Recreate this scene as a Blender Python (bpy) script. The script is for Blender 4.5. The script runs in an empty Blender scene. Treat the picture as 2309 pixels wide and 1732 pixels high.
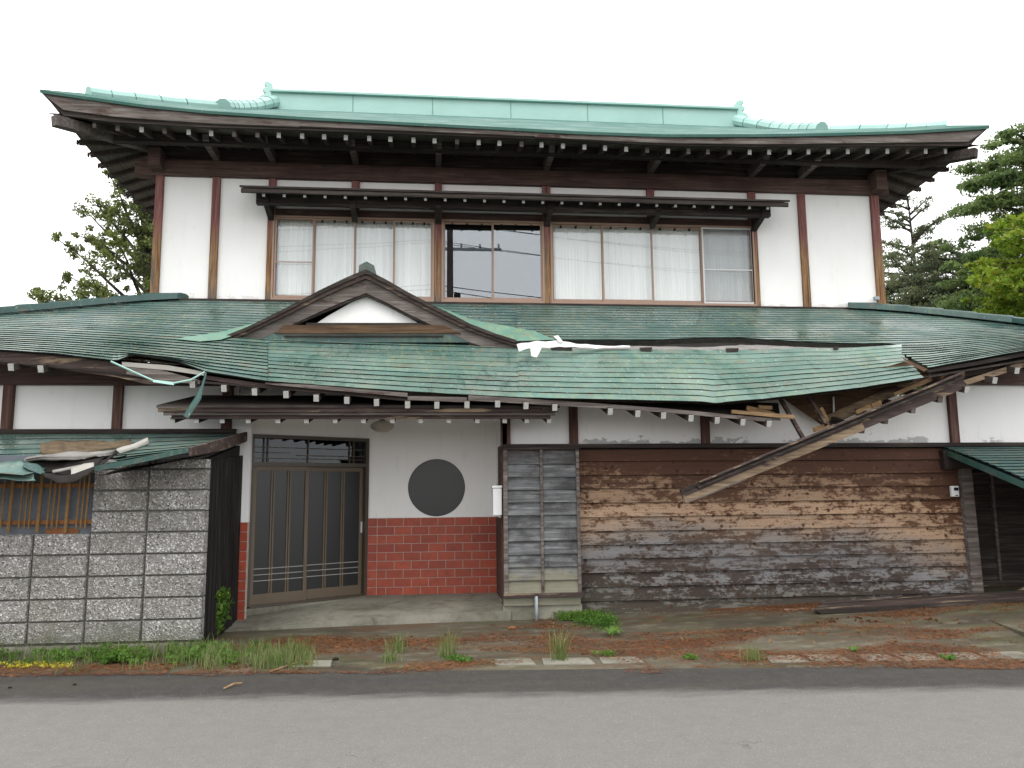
import bpy, math, random
import numpy as np
from mathutils import Vector, noise as mnoise, Matrix
R = random.Random(7)
sc = bpy.context.scene
# ------------------------------------------------------------------ camera
F, CX, CY, H = 1800.0, 1154.5, 866.0, 1.6
def _n(v): v = np.array(v, float); return v / np.linalg.norm(v)
_U = _n((-124, -13366, F)); _X = _n((18515, 70.64, F)); _Y = _n(np.cross(_X, -_U))
if _Y[2] < 0: _Y = -_Y
M = np.array([_X, _Y, _U])
cam = bpy.data.cameras.new('camera'); co = bpy.data.objects.new('camera', cam)
sc.collection.objects.link(co); sc.camera = co
cam.sensor_width = 36; cam.lens = F / 2309 * 36; cam.clip_end = 2000; cam.clip_start = .05
r_, u_, b_ = M @ np.array([1, 0, 0]), M @ np.array([0, -1, 0]), M @ np.array([0, 0, -1])
co.matrix_world = Matrix(((r_[0], u_[0], b_[0], 0), (r_[1], u_[1], b_[1], 0), (r_[2], u_[2], b_[2], H), (0, 0, 0, 1)))
sc.render.resolution_x = 1024; sc.render.resolution_y = 768
# ------------------------------------------------------------------ world and sun (overcast)
w = bpy.data.worlds.new('World'); sc.world = w; w.use_nodes = True
nt = w.node_tree; nt.nodes.clear()
sky = nt.nodes.new('ShaderNodeTexSky'); sky.sky_type = 'NISHITA'; sky.sun_disc = False
SUN_EL, SUN_AZ = math.radians(56), math.radians(205)
sky.sun_elevation = SUN_EL; sky.sun_rotation = SUN_AZ; sky.dust_density = 3
mx = nt.nodes.new('ShaderNodeMix'); mx.data_type = 'RGBA'; mx.inputs[0].default_value = .86
mx.inputs[7].default_value = (14.8, 14.7, 14.6, 1)
bg = nt.nodes.new('ShaderNodeBackground'); bg.inputs[1].default_value = .12
ou = nt.nodes.new('ShaderNodeOutputWorld')
nt.links.new(sky.outputs[0], mx.inputs[6]); nt.links.new(mx.outputs[2], bg.inputs[0]); nt.links.new(bg.outputs[0], ou.inputs[0])
sl = bpy.data.lights.new('sun', 'SUN'); sl.energy = .9; sl.angle = math.radians(30); sl.color = (1, .97, .92)
so = bpy.data.objects.new('sun', sl); sc.collection.objects.link(so)
sd = Vector((math.sin(SUN_AZ) * math.cos(SUN_EL), math.cos(SUN_AZ) * math.cos(SUN_EL), math.sin(SUN_EL)))
so.rotation_euler = sd.to_track_quat('Z', 'Y').to_euler(); so.location = sd * 50
vs = sc.view_settings; vs.view_transform = 'Standard'; vs.look = 'None'; vs.exposure = .5; vs.gamma = 1
# ------------------------------------------------------------------ helpers
def ray(u, v): return M @ np.array([u - CX, v - CY, F])
def P(u, v, Y): r = ray(u, v) ; k = Y / r[1]; return Vector((r[0] * k, Y, H + r[2] * k))
def G(u, v, Z=0.0): r = ray(u, v); k = (Z - H) / r[2]; return Vector((r[0] * k, r[1] * k, Z))
def proj(p):
    d = M.T @ np.array([p[0], p[1], p[2] - H]); return CX + F * d[0] / d[2], CY + F * d[1] / d[2]
def ipl(pts, x):                                     # piecewise curve, smoothed slightly
    xs = [p[0] for p in pts]
    return [float(np.interp(x, xs, [p[k] for p in pts])) for k in range(1, len(pts[0]))]
WP = {}
class MB:
    def __init__(s): s.v = []; s.f = []; s.m = []
    def add(s, vs, fs, mi=0):
        b = len(s.v); s.v += [Vector(v) for v in vs]
        for f in fs: s.f.append([b + i for i in f]); s.m.append(mi)
        return s
    def box(s, a, b, mi=0):
        x0, y0, z0 = a; x1, y1, z1 = b
        return s.add([(x0, y0, z0), (x1, y0, z0), (x1, y1, z0), (x0, y1, z0), (x0, y0, z1), (x1, y0, z1), (x1, y1, z1), (x0, y1, z1)],
                     [(0, 3, 2, 1), (4, 5, 6, 7), (0, 1, 5, 4), (1, 2, 6, 5), (2, 3, 7, 6), (3, 0, 4, 7)], mi)
    def cbox(s, c, d, mi=0): return s.box([c[i] - d[i] / 2 for i in range(3)], [c[i] + d[i] / 2 for i in range(3)], mi)
    def beam(s, p0, p1, wd, ht, up=(0, 0, 1), mi=0, taper=1):
        p0 = Vector(p0); p1 = Vector(p1); d = (p1 - p0).normalized(); sd = d.cross(Vector(up)).normalized(); uu = sd.cross(d)
        q = []
        for p, t in ((p0, 1), (p1, taper)):
            for a, b in ((-1, -1), (1, -1), (1, 1), (-1, 1)): q.append(p + sd * (a * wd * t / 2) + uu * (b * ht * t / 2))
        return s.add(q, [(0, 1, 2, 3), (4, 7, 6, 5), (0, 4, 5, 1), (1, 5, 6, 2), (2, 6, 7, 3), (3, 7, 4, 0)], mi)
    def prism(s, poly, d, mi=0):
        n = len(poly); d = Vector(d); q = [Vector(p) for p in poly] + [Vector(p) + d for p in poly]
        return s.add(q, [tuple(range(n)), tuple(range(2 * n - 1, n - 1, -1))] + [(i, i + n, (i + 1) % n + n, (i + 1) % n) for i in range(n)], mi)
    def ppoly(s, px, Y, th, mi=0): return s.prism([P(a, b, Y) for a, b in px], (0, th, 0), mi)
    def tube(s, pts, r, n=8, mi=0, cap=True):
        pts = [Vector(p) for p in pts]; q = []; rr = r if isinstance(r, (list, tuple)) else [r] * len(pts)
        for i, p in enumerate(pts):
            d = (pts[min(i + 1, len(pts) - 1)] - pts[max(i - 1, 0)]).normalized()
            a = d.cross(Vector((0, 0, 1)) if abs(d.z) < .9 else Vector((1, 0, 0))).normalized(); b = d.cross(a)
            for k in range(n): t = 2 * math.pi * k / n; q.append(p + (a * math.cos(t) + b * math.sin(t)) * rr[i])
        fs = [(i * n + k, i * n + (k + 1) % n, (i + 1) * n + (k + 1) % n, (i + 1) * n + k) for i in range(len(pts) - 1) for k in range(n)]
        if cap: fs += [tuple(range(n - 1, -1, -1)), tuple(range((len(pts) - 1) * n, len(pts) * n))]
        return s.add(q, fs, mi)
    def sheet(s, rows, th=0.0, mi=0):                # grid of points, optional thickness down
        n = len(rows[0]); m = len(rows); q = [p for r in rows for p in r]
        fs = [(i * n + k, i * n + k + 1, (i + 1) * n + k + 1, (i + 1) * n + k) for i in range(m - 1) for k in range(n - 1)]
        s.add(q, fs, mi)
        if th:
            q2 = [Vector(p) + Vector((0, 0, -th)) for p in q]
            s.add(q2, [tuple(reversed(f)) for f in fs], mi)
            b = len(s.v) - 2 * n * m; o = n * m
            per = list(range(n)) + [i * n + n - 1 for i in range(1, m)] + [(m - 1) * n + k for k in range(n - 2, -1, -1)] + [i * n for i in range(m - 2, 0, -1)]
            for i in range(len(per)):
                a, c = per[i], per[(i + 1) % len(per)]; s.f.append([b + c, b + a, b + a + o, b + c + o]); s.m.append(mi)
        return s
    def build(s, name, mats, parent=None, origin=None, smooth=False, bevel=0):
        me = bpy.data.meshes.new(name)
        if not isinstance(mats, (list, tuple)): mats = [mats]
        if origin is None:
            origin = Vector((0, 0, 0))
            if parent is None and s.v:
                xs = np.array([tuple(v) for v in s.v]); origin = Vector(((xs[:, 0].min() + xs[:, 0].max()) / 2, (xs[:, 1].min() + xs[:, 1].max()) / 2, xs[:, 2].min()))
        origin = Vector(origin)
        me.from_pydata([tuple(v - origin) for v in s.v], [], s.f)
        for m in mats: me.materials.append(m)
        if len(mats) > 1: me.polygons.foreach_set('material_index', s.m)
        if smooth: me.polygons.foreach_set('use_smooth', [True] * len(s.f))
        me.update()
        o = bpy.data.objects.new(name, me); sc.collection.objects.link(o)
        place(o, parent, origin)
        if bevel:
            b = o.modifiers.new('bevel', 'BEVEL'); b.width = bevel; b.segments = 2
        return o
def place(o, parent, w):
    w = Vector(w); o.parent = parent; o.location = w - (WP[parent.name] if parent else Vector((0, 0, 0))); WP[o.name] = w
def inst(src, parent, w, scale=None):
    o = src.copy(); sc.collection.objects.link(o); place(o, parent, w)
    if scale: o.scale = scale
    return o
def tag(o, label=None, cat=None, group=None, kind=None):
    for k, v in (('label', label), ('category', cat), ('group', group), ('kind', kind)):
        if v: o[k] = v
    return o
def thing(name, loc, label, cat, group=None):
    o = bpy.data.objects.new(name, None); o.empty_display_size = .2; sc.collection.objects.link(o); place(o, None, loc); return tag(o, label, cat, group)
# ------------------------------------------------------------------ materials
class NT:
    def __init__(s, name):
        s.m = bpy.data.materials.new(name); s.m.use_nodes = True; s.t = s.m.node_tree; s.b = s.t.nodes['Principled BSDF']
        s.pos = s.t.nodes.new('ShaderNodeNewGeometry').outputs['Position']; s.rnd = s.t.nodes.new('ShaderNodeObjectInfo').outputs['Random']
    def L(s, a, b): s.t.links.new(a, b)
    def val(s, sock, v):
        if isinstance(v, (int, float)): sock.default_value = v
        elif isinstance(v, (tuple, list)): sock.default_value = tuple(v) + ((1,) if len(v) == 3 and len(sock.default_value) == 4 else ())
        else: s.L(v, sock)
    def math(s, op, a, b=0, c=0):
        n = s.t.nodes.new('ShaderNodeMath'); n.operation = op
        for i, v in enumerate((a, b, c)): s.val(n.inputs[i], v)
        return n.outputs[0]
    def vscale(s, v, k, off=None):
        n = s.t.nodes.new('ShaderNodeVectorMath'); n.operation = 'MULTIPLY_ADD'; s.val(n.inputs[0], v); n.inputs[1].default_value = k
        if off is not None: s.L(off, n.inputs[2])
        return n.outputs[0]
    def noise(s, scale=(1, 1, 1), detail=4, rough=.6, dist=0, perobj=False):
        off = s.math('MULTIPLY', s.rnd, 37.) if perobj else None
        v = s.vscale(s.pos, scale, off)
        n = s.t.nodes.new('ShaderNodeTexNoise'); n.inputs['Scale'].default_value = 1; n.inputs['Detail'].default_value = detail
        n.inputs['Roughness'].default_value = rough; n.inputs['Distortion'].default_value = dist; s.L(v, n.inputs['Vector']); return n.outputs[0]
    def voro(s, scale, feat='F1', out=0):
        n = s.t.nodes.new('ShaderNodeTexVoronoi'); n.feature = feat; n.inputs['Scale'].default_value = 1; s.L(s.vscale(s.pos, scale), n.inputs['Vector']); return n.outputs[out]
    def ramp(s, f, stops):
        n = s.t.nodes.new('ShaderNodeValToRGB'); e = n.color_ramp.elements
        while len(e) < len(stops): e.new(.5)
        for i, (p, c) in enumerate(stops):
            e[i].position = p; e[i].color = (c, c, c, 1) if isinstance(c, (int, float)) else tuple(c) + (1,)
        s.val(n.inputs[0], f); return n.outputs[0]
    def mix(s, f, a, b, mode='MIX'):
        n = s.t.nodes.new('ShaderNodeMix'); n.data_type = 'RGBA'; n.blend_type = mode; s.val(n.inputs[0], f); s.val(n.inputs[6], a); s.val(n.inputs[7], b); return n.outputs[2]
    def sep(s, k):
        n = s.t.nodes.new('ShaderNodeSeparateXYZ'); s.L(s.pos, n.inputs[0]); return n.outputs[k]
    def bump(s, h, st=.3, d=.01):
        n = s.t.nodes.new('ShaderNodeBump'); n.inputs['Strength'].default_value = st; n.inputs['Distance'].default_value = d; s.L(h, n.inputs['Height']); s.L(n.outputs[0], s.b.inputs['Normal'])
    def fin(s, col, rough=.7, spec=.3, metal=0):
        s.val(s.b.inputs['Base Color'], col); s.val(s.b.inputs['Roughness'], rough); s.b.inputs['Specular IOR Level'].default_value = spec; s.b.inputs['Metallic'].default_value = metal; return s.m
AX = {'x': (1.2, 28, 28), 'z': (28, 28, 1.2), 'y': (28, 1.2, 28), 'd': (9, 9, 14)}
def wood(name, ax, dark, mid, lite, patch=None, pth=.55, pscale=(3, 3, 3), rough=.8):
    s = NT(name); g = s.noise(AX[ax], 5, .65, .4, True)
    c = s.ramp(g, [(.3, dark), (.5, mid), (.72, lite)])
    b = s.noise((1.3, 1.3, 1.3), 3, .6, 0, True); c = s.mix(s.ramp(b, [(.35, .0), (.7, .65)]), c, tuple(x * .45 for x in mid))
    if patch:
        pn = s.noise(tuple(a * p for a, p in zip(pscale, (1, 1, 1))), 6, .7, .5, True); c = s.mix(s.ramp(pn, [(pth - .03, 0.), (pth + .04, 1.)]), c, patch)
    s.bump(g, .35, .006); return s.fin(c, rough, .25)
M_ = {}
M_['darkwood'] = wood('dark_weathered_wood', 'x', (.012, .009, .008), (.035, .027, .023), (.09, .075, .065))
M_['darkwoody'] = wood('dark_rafter_wood', 'y', (.02, .015, .013), (.055, .043, .037), (.11, .09, .078))
M_['soffit'] = wood('soffit_board', 'y', (.06, .052, .042), (.11, .095, .078), (.17, .15, .125))
M_['greywood'] = wood('grey_weathered_wood', 'x', (.05, .04, .035), (.13, .11, .1), (.27, .245, .23), (.06, .035, .03), .6, (1.5, 9, 9))
M_['beam'] = wood('faded_red_beam', 'x', (.045, .028, .024), (.1, .06, .052), (.16, .11, .1), (.05, .04, .036), .6, (2, 8, 8))
M_['tan'] = wood('raw_tan_wood', 'x', (.13, .075, .035), (.3, .19, .095), (.45, .31, .18))
M_['rawbrown'] = wood('raw_brown_board', 'x', (.03, .018, .01), (.085, .05, .028), (.16, .1, .055))
M_['purple'] = wood('purplish_brown_paint', 'x', (.026, .018, .016), (.06, .041, .037), (.1, .075, .068), (.2, .15, .1), .58, (1.2, 10, 10))
M_['fasciap'] = wood('peeling_fascia_paint', 'x', (.09, .065, .045), (.22, .16, .105), (.34, .27, .185), (.055, .032, .033), .57, (.9, 5, 7))
M_['black'] = wood('black_stained_wood', 'z', (.006, .006, .006), (.016, .015, .014), (.05, .047, .043))
def posts():
    s = NT('red_post_with_bare_wood'); g = s.noise((30, 30, 1.6), 5, .65, .3, True); g2 = s.noise((22, 22, .9), 6, .7, .4, True)
    red = s.ramp(g, [(.3, (.09, .04, .038)), (.55, (.2, .085, .078)), (.75, (.27, .18, .17))])
    bare = s.ramp(g2, [(.3, (.04, .022, .012)), (.43, (.16, .075, .03)), (.52, (.27, .17, .09)), (.6, (.09, .07, .055)), (.8, (.26, .23, .2))])
    grey = s.ramp(g, [(.3, (.03, .027, .025)), (.6, (.12, .11, .1)), (.8, (.22, .2, .19))])
    z = s.sep(2); zz = s.math('ADD', z, s.math('MULTIPLY', s.noise((7, 7, 1.4), 4, .6, 0, True), .9))
    c = s.mix(s.ramp(s.math('MULTIPLY', s.math('SUBTRACT', zz, 4.2), .25), [(.5, (1.)), (.62, 0.)]), red, bare)
    c = s.mix(s.ramp(s.math('MULTIPLY', s.math('SUBTRACT', zz, 4.2), .25), [(.22, (1.)), (.32, 0.)]), c, grey)
    s.bump(g, .4, .006); return s.fin(c, .8, .2)
M_['post'] = posts()
def postlow():
    s = NT('faded_red_post'); g = s.noise((30, 30, 1.6), 5, .65, .3, True)
    c = s.ramp(g, [(.3, (.05, .028, .023)), (.6, (.115, .06, .05)), (.8, (.19, .145, .13))]); s.bump(g, .4, .006); return s.fin(c, .8, .2)
M_['postlow'] = postlow()
def plaster():
    s = NT('white_plaster'); n1 = s.noise((1.5, 1.5, 1.1), 5, .6); n2 = s.noise((9, 9, 3), 5, .65)
    c = s.mix(s.ramp(n1, [(.35, 0.), (.75, .35)]), (.82, .82, .815), (.7, .69, .66))
    c = s.mix(s.ramp(n2, [(.6, 0.), (.8, .35)]), c, (.5, .49, .46))
    st = s.noise((6, 6, .5), 5, .7, .2); c = s.mix(s.ramp(st, [(.55, 0.), (.8, .18)]), c, (.48, .47, .43))
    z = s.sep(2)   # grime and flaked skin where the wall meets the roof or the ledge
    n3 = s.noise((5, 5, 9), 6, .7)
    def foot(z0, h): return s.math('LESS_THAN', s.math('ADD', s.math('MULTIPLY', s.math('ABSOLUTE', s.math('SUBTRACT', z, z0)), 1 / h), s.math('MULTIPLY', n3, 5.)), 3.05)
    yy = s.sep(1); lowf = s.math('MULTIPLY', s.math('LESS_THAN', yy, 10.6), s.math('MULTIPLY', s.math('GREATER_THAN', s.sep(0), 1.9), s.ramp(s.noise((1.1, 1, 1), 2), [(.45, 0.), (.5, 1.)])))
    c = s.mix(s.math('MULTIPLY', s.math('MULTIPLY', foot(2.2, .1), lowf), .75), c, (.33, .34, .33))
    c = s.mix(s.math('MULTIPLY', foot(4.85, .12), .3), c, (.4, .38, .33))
    s.bump(s.noise((60, 60, 60), 3), .1, .003); return s.fin(c, .9, .1)
M_['plaster'] = plaster()
def roofm(name, base, fade, rust, amt, yel=.5, rough=.38, worn=False):
    s = NT(name); n1 = s.noise((1.1, 1.1, 1.4), 5, .6); n2 = s.noise((14, 3, 3), 5, .7, .3); n3 = s.noise((5, 5, 7), 6, .75, .6); n4 = s.noise((.7, .7, .7), 3, .5)
    c = s.mix(s.ramp(n1, [(.3, 0.), (.7, 1.)]), base, fade)
    if worn:   # the sunny lower half of the front slope is chalked and faded
        w1 = s.mix(s.ramp(n1, [(.3, 0.), (.7, 1.)]), (.095, .19, .162), (.185, .262, .222)); yy = s.sep(1); xx = s.sep(0)
        fa = s.math('ADD', s.math('MULTIPLY', s.math('SUBTRACT', 11.6, yy), 1.), s.math('MULTIPLY', s.math('SUBTRACT', n1, .5), 1.5))
        fb = s.math('ADD', s.math('MULTIPLY', s.math('ADD', xx, 3.0), .6), s.math('MULTIPLY', s.math('SUBTRACT', n1, .5), 1.5)); c = s.mix(s.math('MULTIPLY', s.ramp(fa, [(.2, 0.), (.8, 1.)]), s.ramp(fb, [(.1, .25), (.9, 1.)])), c, w1)
    c = s.mix(s.math('MULTIPLY', s.ramp(n2, [(.5, 0.), (.66, 1.)]), s.ramp(n4, [(.4, 0.), (.6, yel)])), c, (.3, .34, .15))
    c = s.mix(s.math('MULTIPLY', s.ramp(n3, [(.56, 0.), (.66, 1.)]), amt), c, rust)
    if worn:
        n6 = s.noise((1.6, 2.5, 2.5), 6, .7, .5); c = s.mix(s.ramp(n6, [(.52, 0.), (.68, .6)]), c, (.22, .22, .165)); n7 = s.noise((7, 1.6, 1.6), 4, .65, .3); c = s.mix(s.math('MULTIPLY', s.ramp(n7, [(.54, 0.), (.66, .7)]), s.ramp(n4, [(.4, 1.), (.6, .1)])), c, (.03, .09, .07))
        sp = s.voro((9, 9, 9), out=0); c = s.mix(s.ramp(sp, [(.09, .9), (.12, 0.)]), c, (.55, .55, .5))
    n5 = s.noise((2.2, 8, 5), 4, .6, .4, True); c = s.mix(s.ramp(n5, [(.3, .12), (.5, 0.)]), c, tuple(x * .5 for x in base))
    c = s.mix(s.math('MULTIPLY', s.ramp(s.noise((30, 30, 30), 2), [(.68, 0.), (.72, 1.)]), .5), c, (.5, .5, .42))
    c = s.mix(s.math('MULTIPLY', s.rnd, .3), c, tuple(x * .5 for x in base))
    s.bump(s.noise((2, 4, 2), 3), .06, .02)
    r = s.ramp(s.noise((1.2, 1.2, 1.2), 4), [(.38, rough - .06), (.62, rough + .28)]); return s.fin(c, r, .5)
M_['roof'] = roofm('green_painted_sheet_metal', (.045, .108, .097), (.105, .18, .16), (.2, .14, .09), .75, .5, .25, True)
M_['roofsag'] = roofm('faded_green_sheet_metal', (.075, .215, .17), (.17, .3, .23), (.27, .2, .14), .85, .75, .42)
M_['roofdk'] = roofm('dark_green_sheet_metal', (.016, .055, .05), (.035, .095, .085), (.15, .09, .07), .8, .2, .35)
M_['roofup'] = roofm('upper_green_sheet_metal', (.038, .125, .102), (.055, .15, .125), (.12, .2, .15), .3, .1, .6)
M_['copper'] = roofm('pale_green_ridge_metal', (.3, .51, .46), (.35, .56, .51), (.3, .4, .34), .25, .0, .4)
M_['lip'] = NT('shadow_line_edge').fin((.012, .018, .016), .6)  # near-black colour paints the shadow line under each roof strip
def simple(name, col, rough=.6, spec=.3, var=.25, sc_=6, metal=0):
    s = NT(name); n = s.noise((sc_,) * 3, 5, .65, 0, True); c = s.mix(s.ramp(n, [(.3, 0.), (.75, var * 2)]), col, tuple(x * .5 for x in col)); s.bump(n, .1, .004); return s.fin(c, rough, spec, metal)
M_['alu'] = simple('bronze_aluminium', (.3, .2, .15), .45, .4, .12)
M_['aludk'] = simple('dark_bronze_aluminium', (.055, .042, .03), .4, .5, .15)
M_['silver'] = simple('silver_aluminium', (.55, .55, .54), .4, .5, .1)
M_['whiteend'] = simple('white_painted_end', (.46, .46, .44), .7, .2, .35, 40)
M_['white'] = simple('white_plastic', (.72, .73, .74), .5, .3, .1)
M_['grout'] = simple('grout', (.5, .45, .4), .9, .1)
M_['mortar'] = simple('dark_mortar', (.13, .125, .11), .95, .1)
M_['pvc'] = simple('grey_pvc', (.33, .37, .4), .5)
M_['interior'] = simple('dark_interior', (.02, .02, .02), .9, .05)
M_['screenblack'] = simple('black_lcd', (.01, .012, .03), .2, .5)
M_['rust'] = simple('rusty_iron', (.25, .11, .05), .85, .1, .4, 25)
M_['rustbar'] = simple('rusty_ochre_bar', (.23, .14, .06), .85, .1, .4, 25)
M_['felt'] = simple('grey_roofing_felt', (.27, .26, .245), .9, .1, .55, 5)
M_['feltlight'] = simple('pale_torn_felt', (.34, .33, .3), .8, .1, .15, 5)
M_['feltbrown'] = simple('rotten_brown_board', (.16, .12, .08), .95, .1, .7, 9)
M_['paper'] = simple('white_torn_paper', (.62, .63, .63), .8, .1, .1, 5)
M_['poleconc'] = simple('dark_concrete_pole', (.1, .085, .08), .9, .1)
M_['lampglass'] = simple('dusty_lamp_glass', (.5, .48, .42), .5, .3, .2, 8)
M_['dullalu'] = simple('dull_aluminium', (.3, .29, .28), .5, .4, .2)
M_['charcoal'] = simple('dark_felt_and_shade', (.03, .027, .025), .9, .1, .6, 9)  # torn felt, and the painted shade in roof gap and shed hole
M_['bluepanel'] = simple('blue_grey_sheet_panel', (.13, .145, .17), .6, .3, .6, 2.2)
def brickm():
    s = NT('red_glazed_tile'); n = s.noise((12, 12, 12), 4, .6, 0, True)
    c = s.mix(s.rnd, (.38, .07, .035), (.28, .048, .027)); c = s.mix(s.ramp(n, [(.4, 0.), (.8, .6)]), c, (.1, .03, .022)); s.bump(n, .15, .003); return s.fin(c, .5, .35)
M_['brick'] = brickm()
def blockm():
    s = NT('exposed_aggregate_block'); d = s.voro((75, 75, 75), out=0); cc = s.voro((75, 75, 75), out=1); hv = s.t.nodes.new('ShaderNodeSeparateColor'); s.L(cc, hv.inputs[0])
    c = s.ramp(hv.outputs[0], [(.0, (.04, .036, .033)), (.1, (.15, .14, .13)), (.25, (.23, .225, .215)), (.8, (.31, .305, .295)), (.93, (.62, .62, .6))])
    n = s.noise((2.2, 2.2, 3), 6, .7, .3, True); c = s.mix(s.ramp(n, [(.42, 0.), (.75, .6)]), c, (.13, .125, .11))
    n2 = s.noise((1., 1., 2.), 3, .6); c = s.mix(s.ramp(n2, [(.5, 0.), (.75, .4)]), c, (.12, .12, .07)); c = s.mix(s.math('MULTIPLY', s.rnd, .4), c, (.12, .115, .1)); z = s.sep(2); c = s.mix(s.ramp(s.math('ADD', z, s.math('MULTIPLY', s.noise((4, 4, 4), 5), .5)), [(.3, .7), (.55, 0.)]), c, (.07, .08, .04))
    s.bump(s.math('ADD', d, s.noise((14, 14, 14), 5, .7)), .7, .012); return s.fin(c, .85, .3)
M_['block'] = blockm()
def plankm():
    s = NT('weathered_plank_siding'); g = s.noise((1.6, 30, 34), 6, .7, .5, True); z = s.sep(2); x = s.sep(0)
    big = s.noise((.55, .5, 1.1), 4, .6, .6); fl = s.noise((2.6, 6, 6.5), 8, .78, .25, True); sm = s.noise((16, 16, 24), 5, .75, 0, True)
    t = s.math('ADD', z, s.math('MULTIPLY', s.math('SUBTRACT', big, .5), 1.1)); t = s.math('SUBTRACT', t, s.math('MULTIPLY', s.math('MAXIMUM', s.math('SUBTRACT', x, 4.8), 0), -.16))
    t = s.math('MULTIPLY', t, .42)
    paint = s.ramp(t, [(.0, (.05, .045, .035)), (.2, (.035, .026, .022)), (.36, (.065, .052, .045)), (.5, (.1, .05, .026)), (.9, (.075, .032, .02))])
    bare = s.ramp(t, [(.0, (.11, .11, .085)), (.15, (.15, .145, .14)), (.33, (.175, .175, .182)), (.42, (.22, .19, .165)), (.5, (.36, .25, .17)), (.68, (.36, .235, .15)), (.85, (.18, .09, .05))])
    thr = s.ramp(t, [(.0, .4), (.12, .38), (.27, .48), (.4, .5), (.5, .6), (.62, .52), (.72, .4), (.9, .24)])
    f = s.math('ADD', s.math('ADD', s.math('MULTIPLY', s.math('SUBTRACT', fl, .5), 2.1), s.math('MULTIPLY', s.math('SUBTRACT', sm, .5), 1.1)), s.math('ADD', s.math('MULTIPLY', s.math('SUBTRACT', g, .5), .8), thr))
    c = s.mix(s.ramp(f, [(.42, 0.), (.58, 1.)]), paint, bare); c = s.mix(s.ramp(sm, [(.52, 0.), (.72, .55)]), c, (.05, .03, .02))
    c = s.mix(s.math('MULTIPLY', s.rnd, .35), c, (.06, .04, .03)); kn = s.voro((6.5, 1, 6.4), out=0); c = s.mix(s.ramp(s.math('ADD', kn, s.math('MULTIPLY', s.noise((12, 12, 12), 4), .16)), [(.2, .95), (.27, 0.)]), c, (.045, .022, .012))
    c = s.mix(s.ramp(g, [(.32, .55), (.46, 0.)]), c, (.03, .02, .015))
    s.bump(s.math('ADD', g, fl), .4, .006); return s.fin(c, .8, .2)
M_['plank'] = plankm()
def shutm():
    s = NT('silver_grey_board'); g = s.noise((1.6, 30, 34), 6, .7, .4, True); n = s.noise((2, 2, 3), 5, .65, .4, True); z = s.sep(2)
    c = s.ramp(g, [(.3, (.045, .045, .048)), (.5, (.13, .135, .14)), (.72, (.28, .285, .29))])
    c = s.mix(s.ramp(n, [(.42, 0.), (.62, .85)]), c, (.035, .034, .036))
    tz = s.math('ADD', s.math('MULTIPLY', z, .4), s.math('MULTIPLY', s.math('SUBTRACT', s.noise((2.5, 2.5, 5), 5), .5), .25)); c = s.mix(s.ramp(tz, [(.78, 0.), (.86, .7)]), c, (.05, .035, .025))
    c = s.mix(s.ramp(tz, [(.2, .7), (.26, 0.)]), c, (.2, .19, .13)); s.bump(g, .3, .005); return s.fin(c, .8, .2)
M_['shut'] = shutm()
def apronm():
    s = NT('old_mossy_concrete'); a = s.noise((.5, 1.1, 1), 5, .65, .4); b = s.noise((2.2, 4, 2), 6, .7, .3); f = s.noise((90, 90, 90), 3, .7)
    c = s.ramp(a, [(.3, (.04, .035, .025)), (.5, (.085, .073, .05)), (.7, (.15, .135, .1))])
    c = s.mix(s.ramp(b, [(.4, 0.), (.7, .75)]), c, (.06, .05, .03)); g = s.noise((.8, 2., 1), 4, .6, .5); c = s.mix(s.ramp(g, [(.52, 0.), (.72, .5)]), c, (.1, .115, .035))
    k = s.noise((.9, 3.2, 1), 6, .72, .7); k2 = s.noise((3, 6, 3), 6, .75, .3); c = s.mix(s.ramp(k2, [(.52, 0.), (.66, .6)]), c, (.2, .19, .14)); c = s.mix(s.ramp(k, [(.54, 0.), (.64, .75)]), c, (.11, .05, .025))
    c = s.mix(s.ramp(f, [(.5, 0.), (.8, .5)]), c, (.02, .02, .02), 'MIX'); s.bump(f, .3, .004); return s.fin(c, s.ramp(a, [(.3, .45), (.6, .8)]), .35)
M_['apron'] = apronm()
def slabm():
    s = NT('pale_concrete'); a = s.noise((1.2, 1.2, 1.2), 5, .7, .3); f = s.noise((60, 60, 60), 3, .7); c = s.ramp(a, [(.3, (.1, .095, .07)), (.5, (.2, .195, .16)), (.7, (.27, .255, .21))]); c = s.mix(s.ramp(s.noise((3, 3, 3), 6, .75, .5), [(.5, 0.), (.68, .7)]), c, (.08, .07, .045)); s.bump(f, .3, .004); return s.fin(c, .85, .2)
M_['conc'] = slabm()
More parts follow.
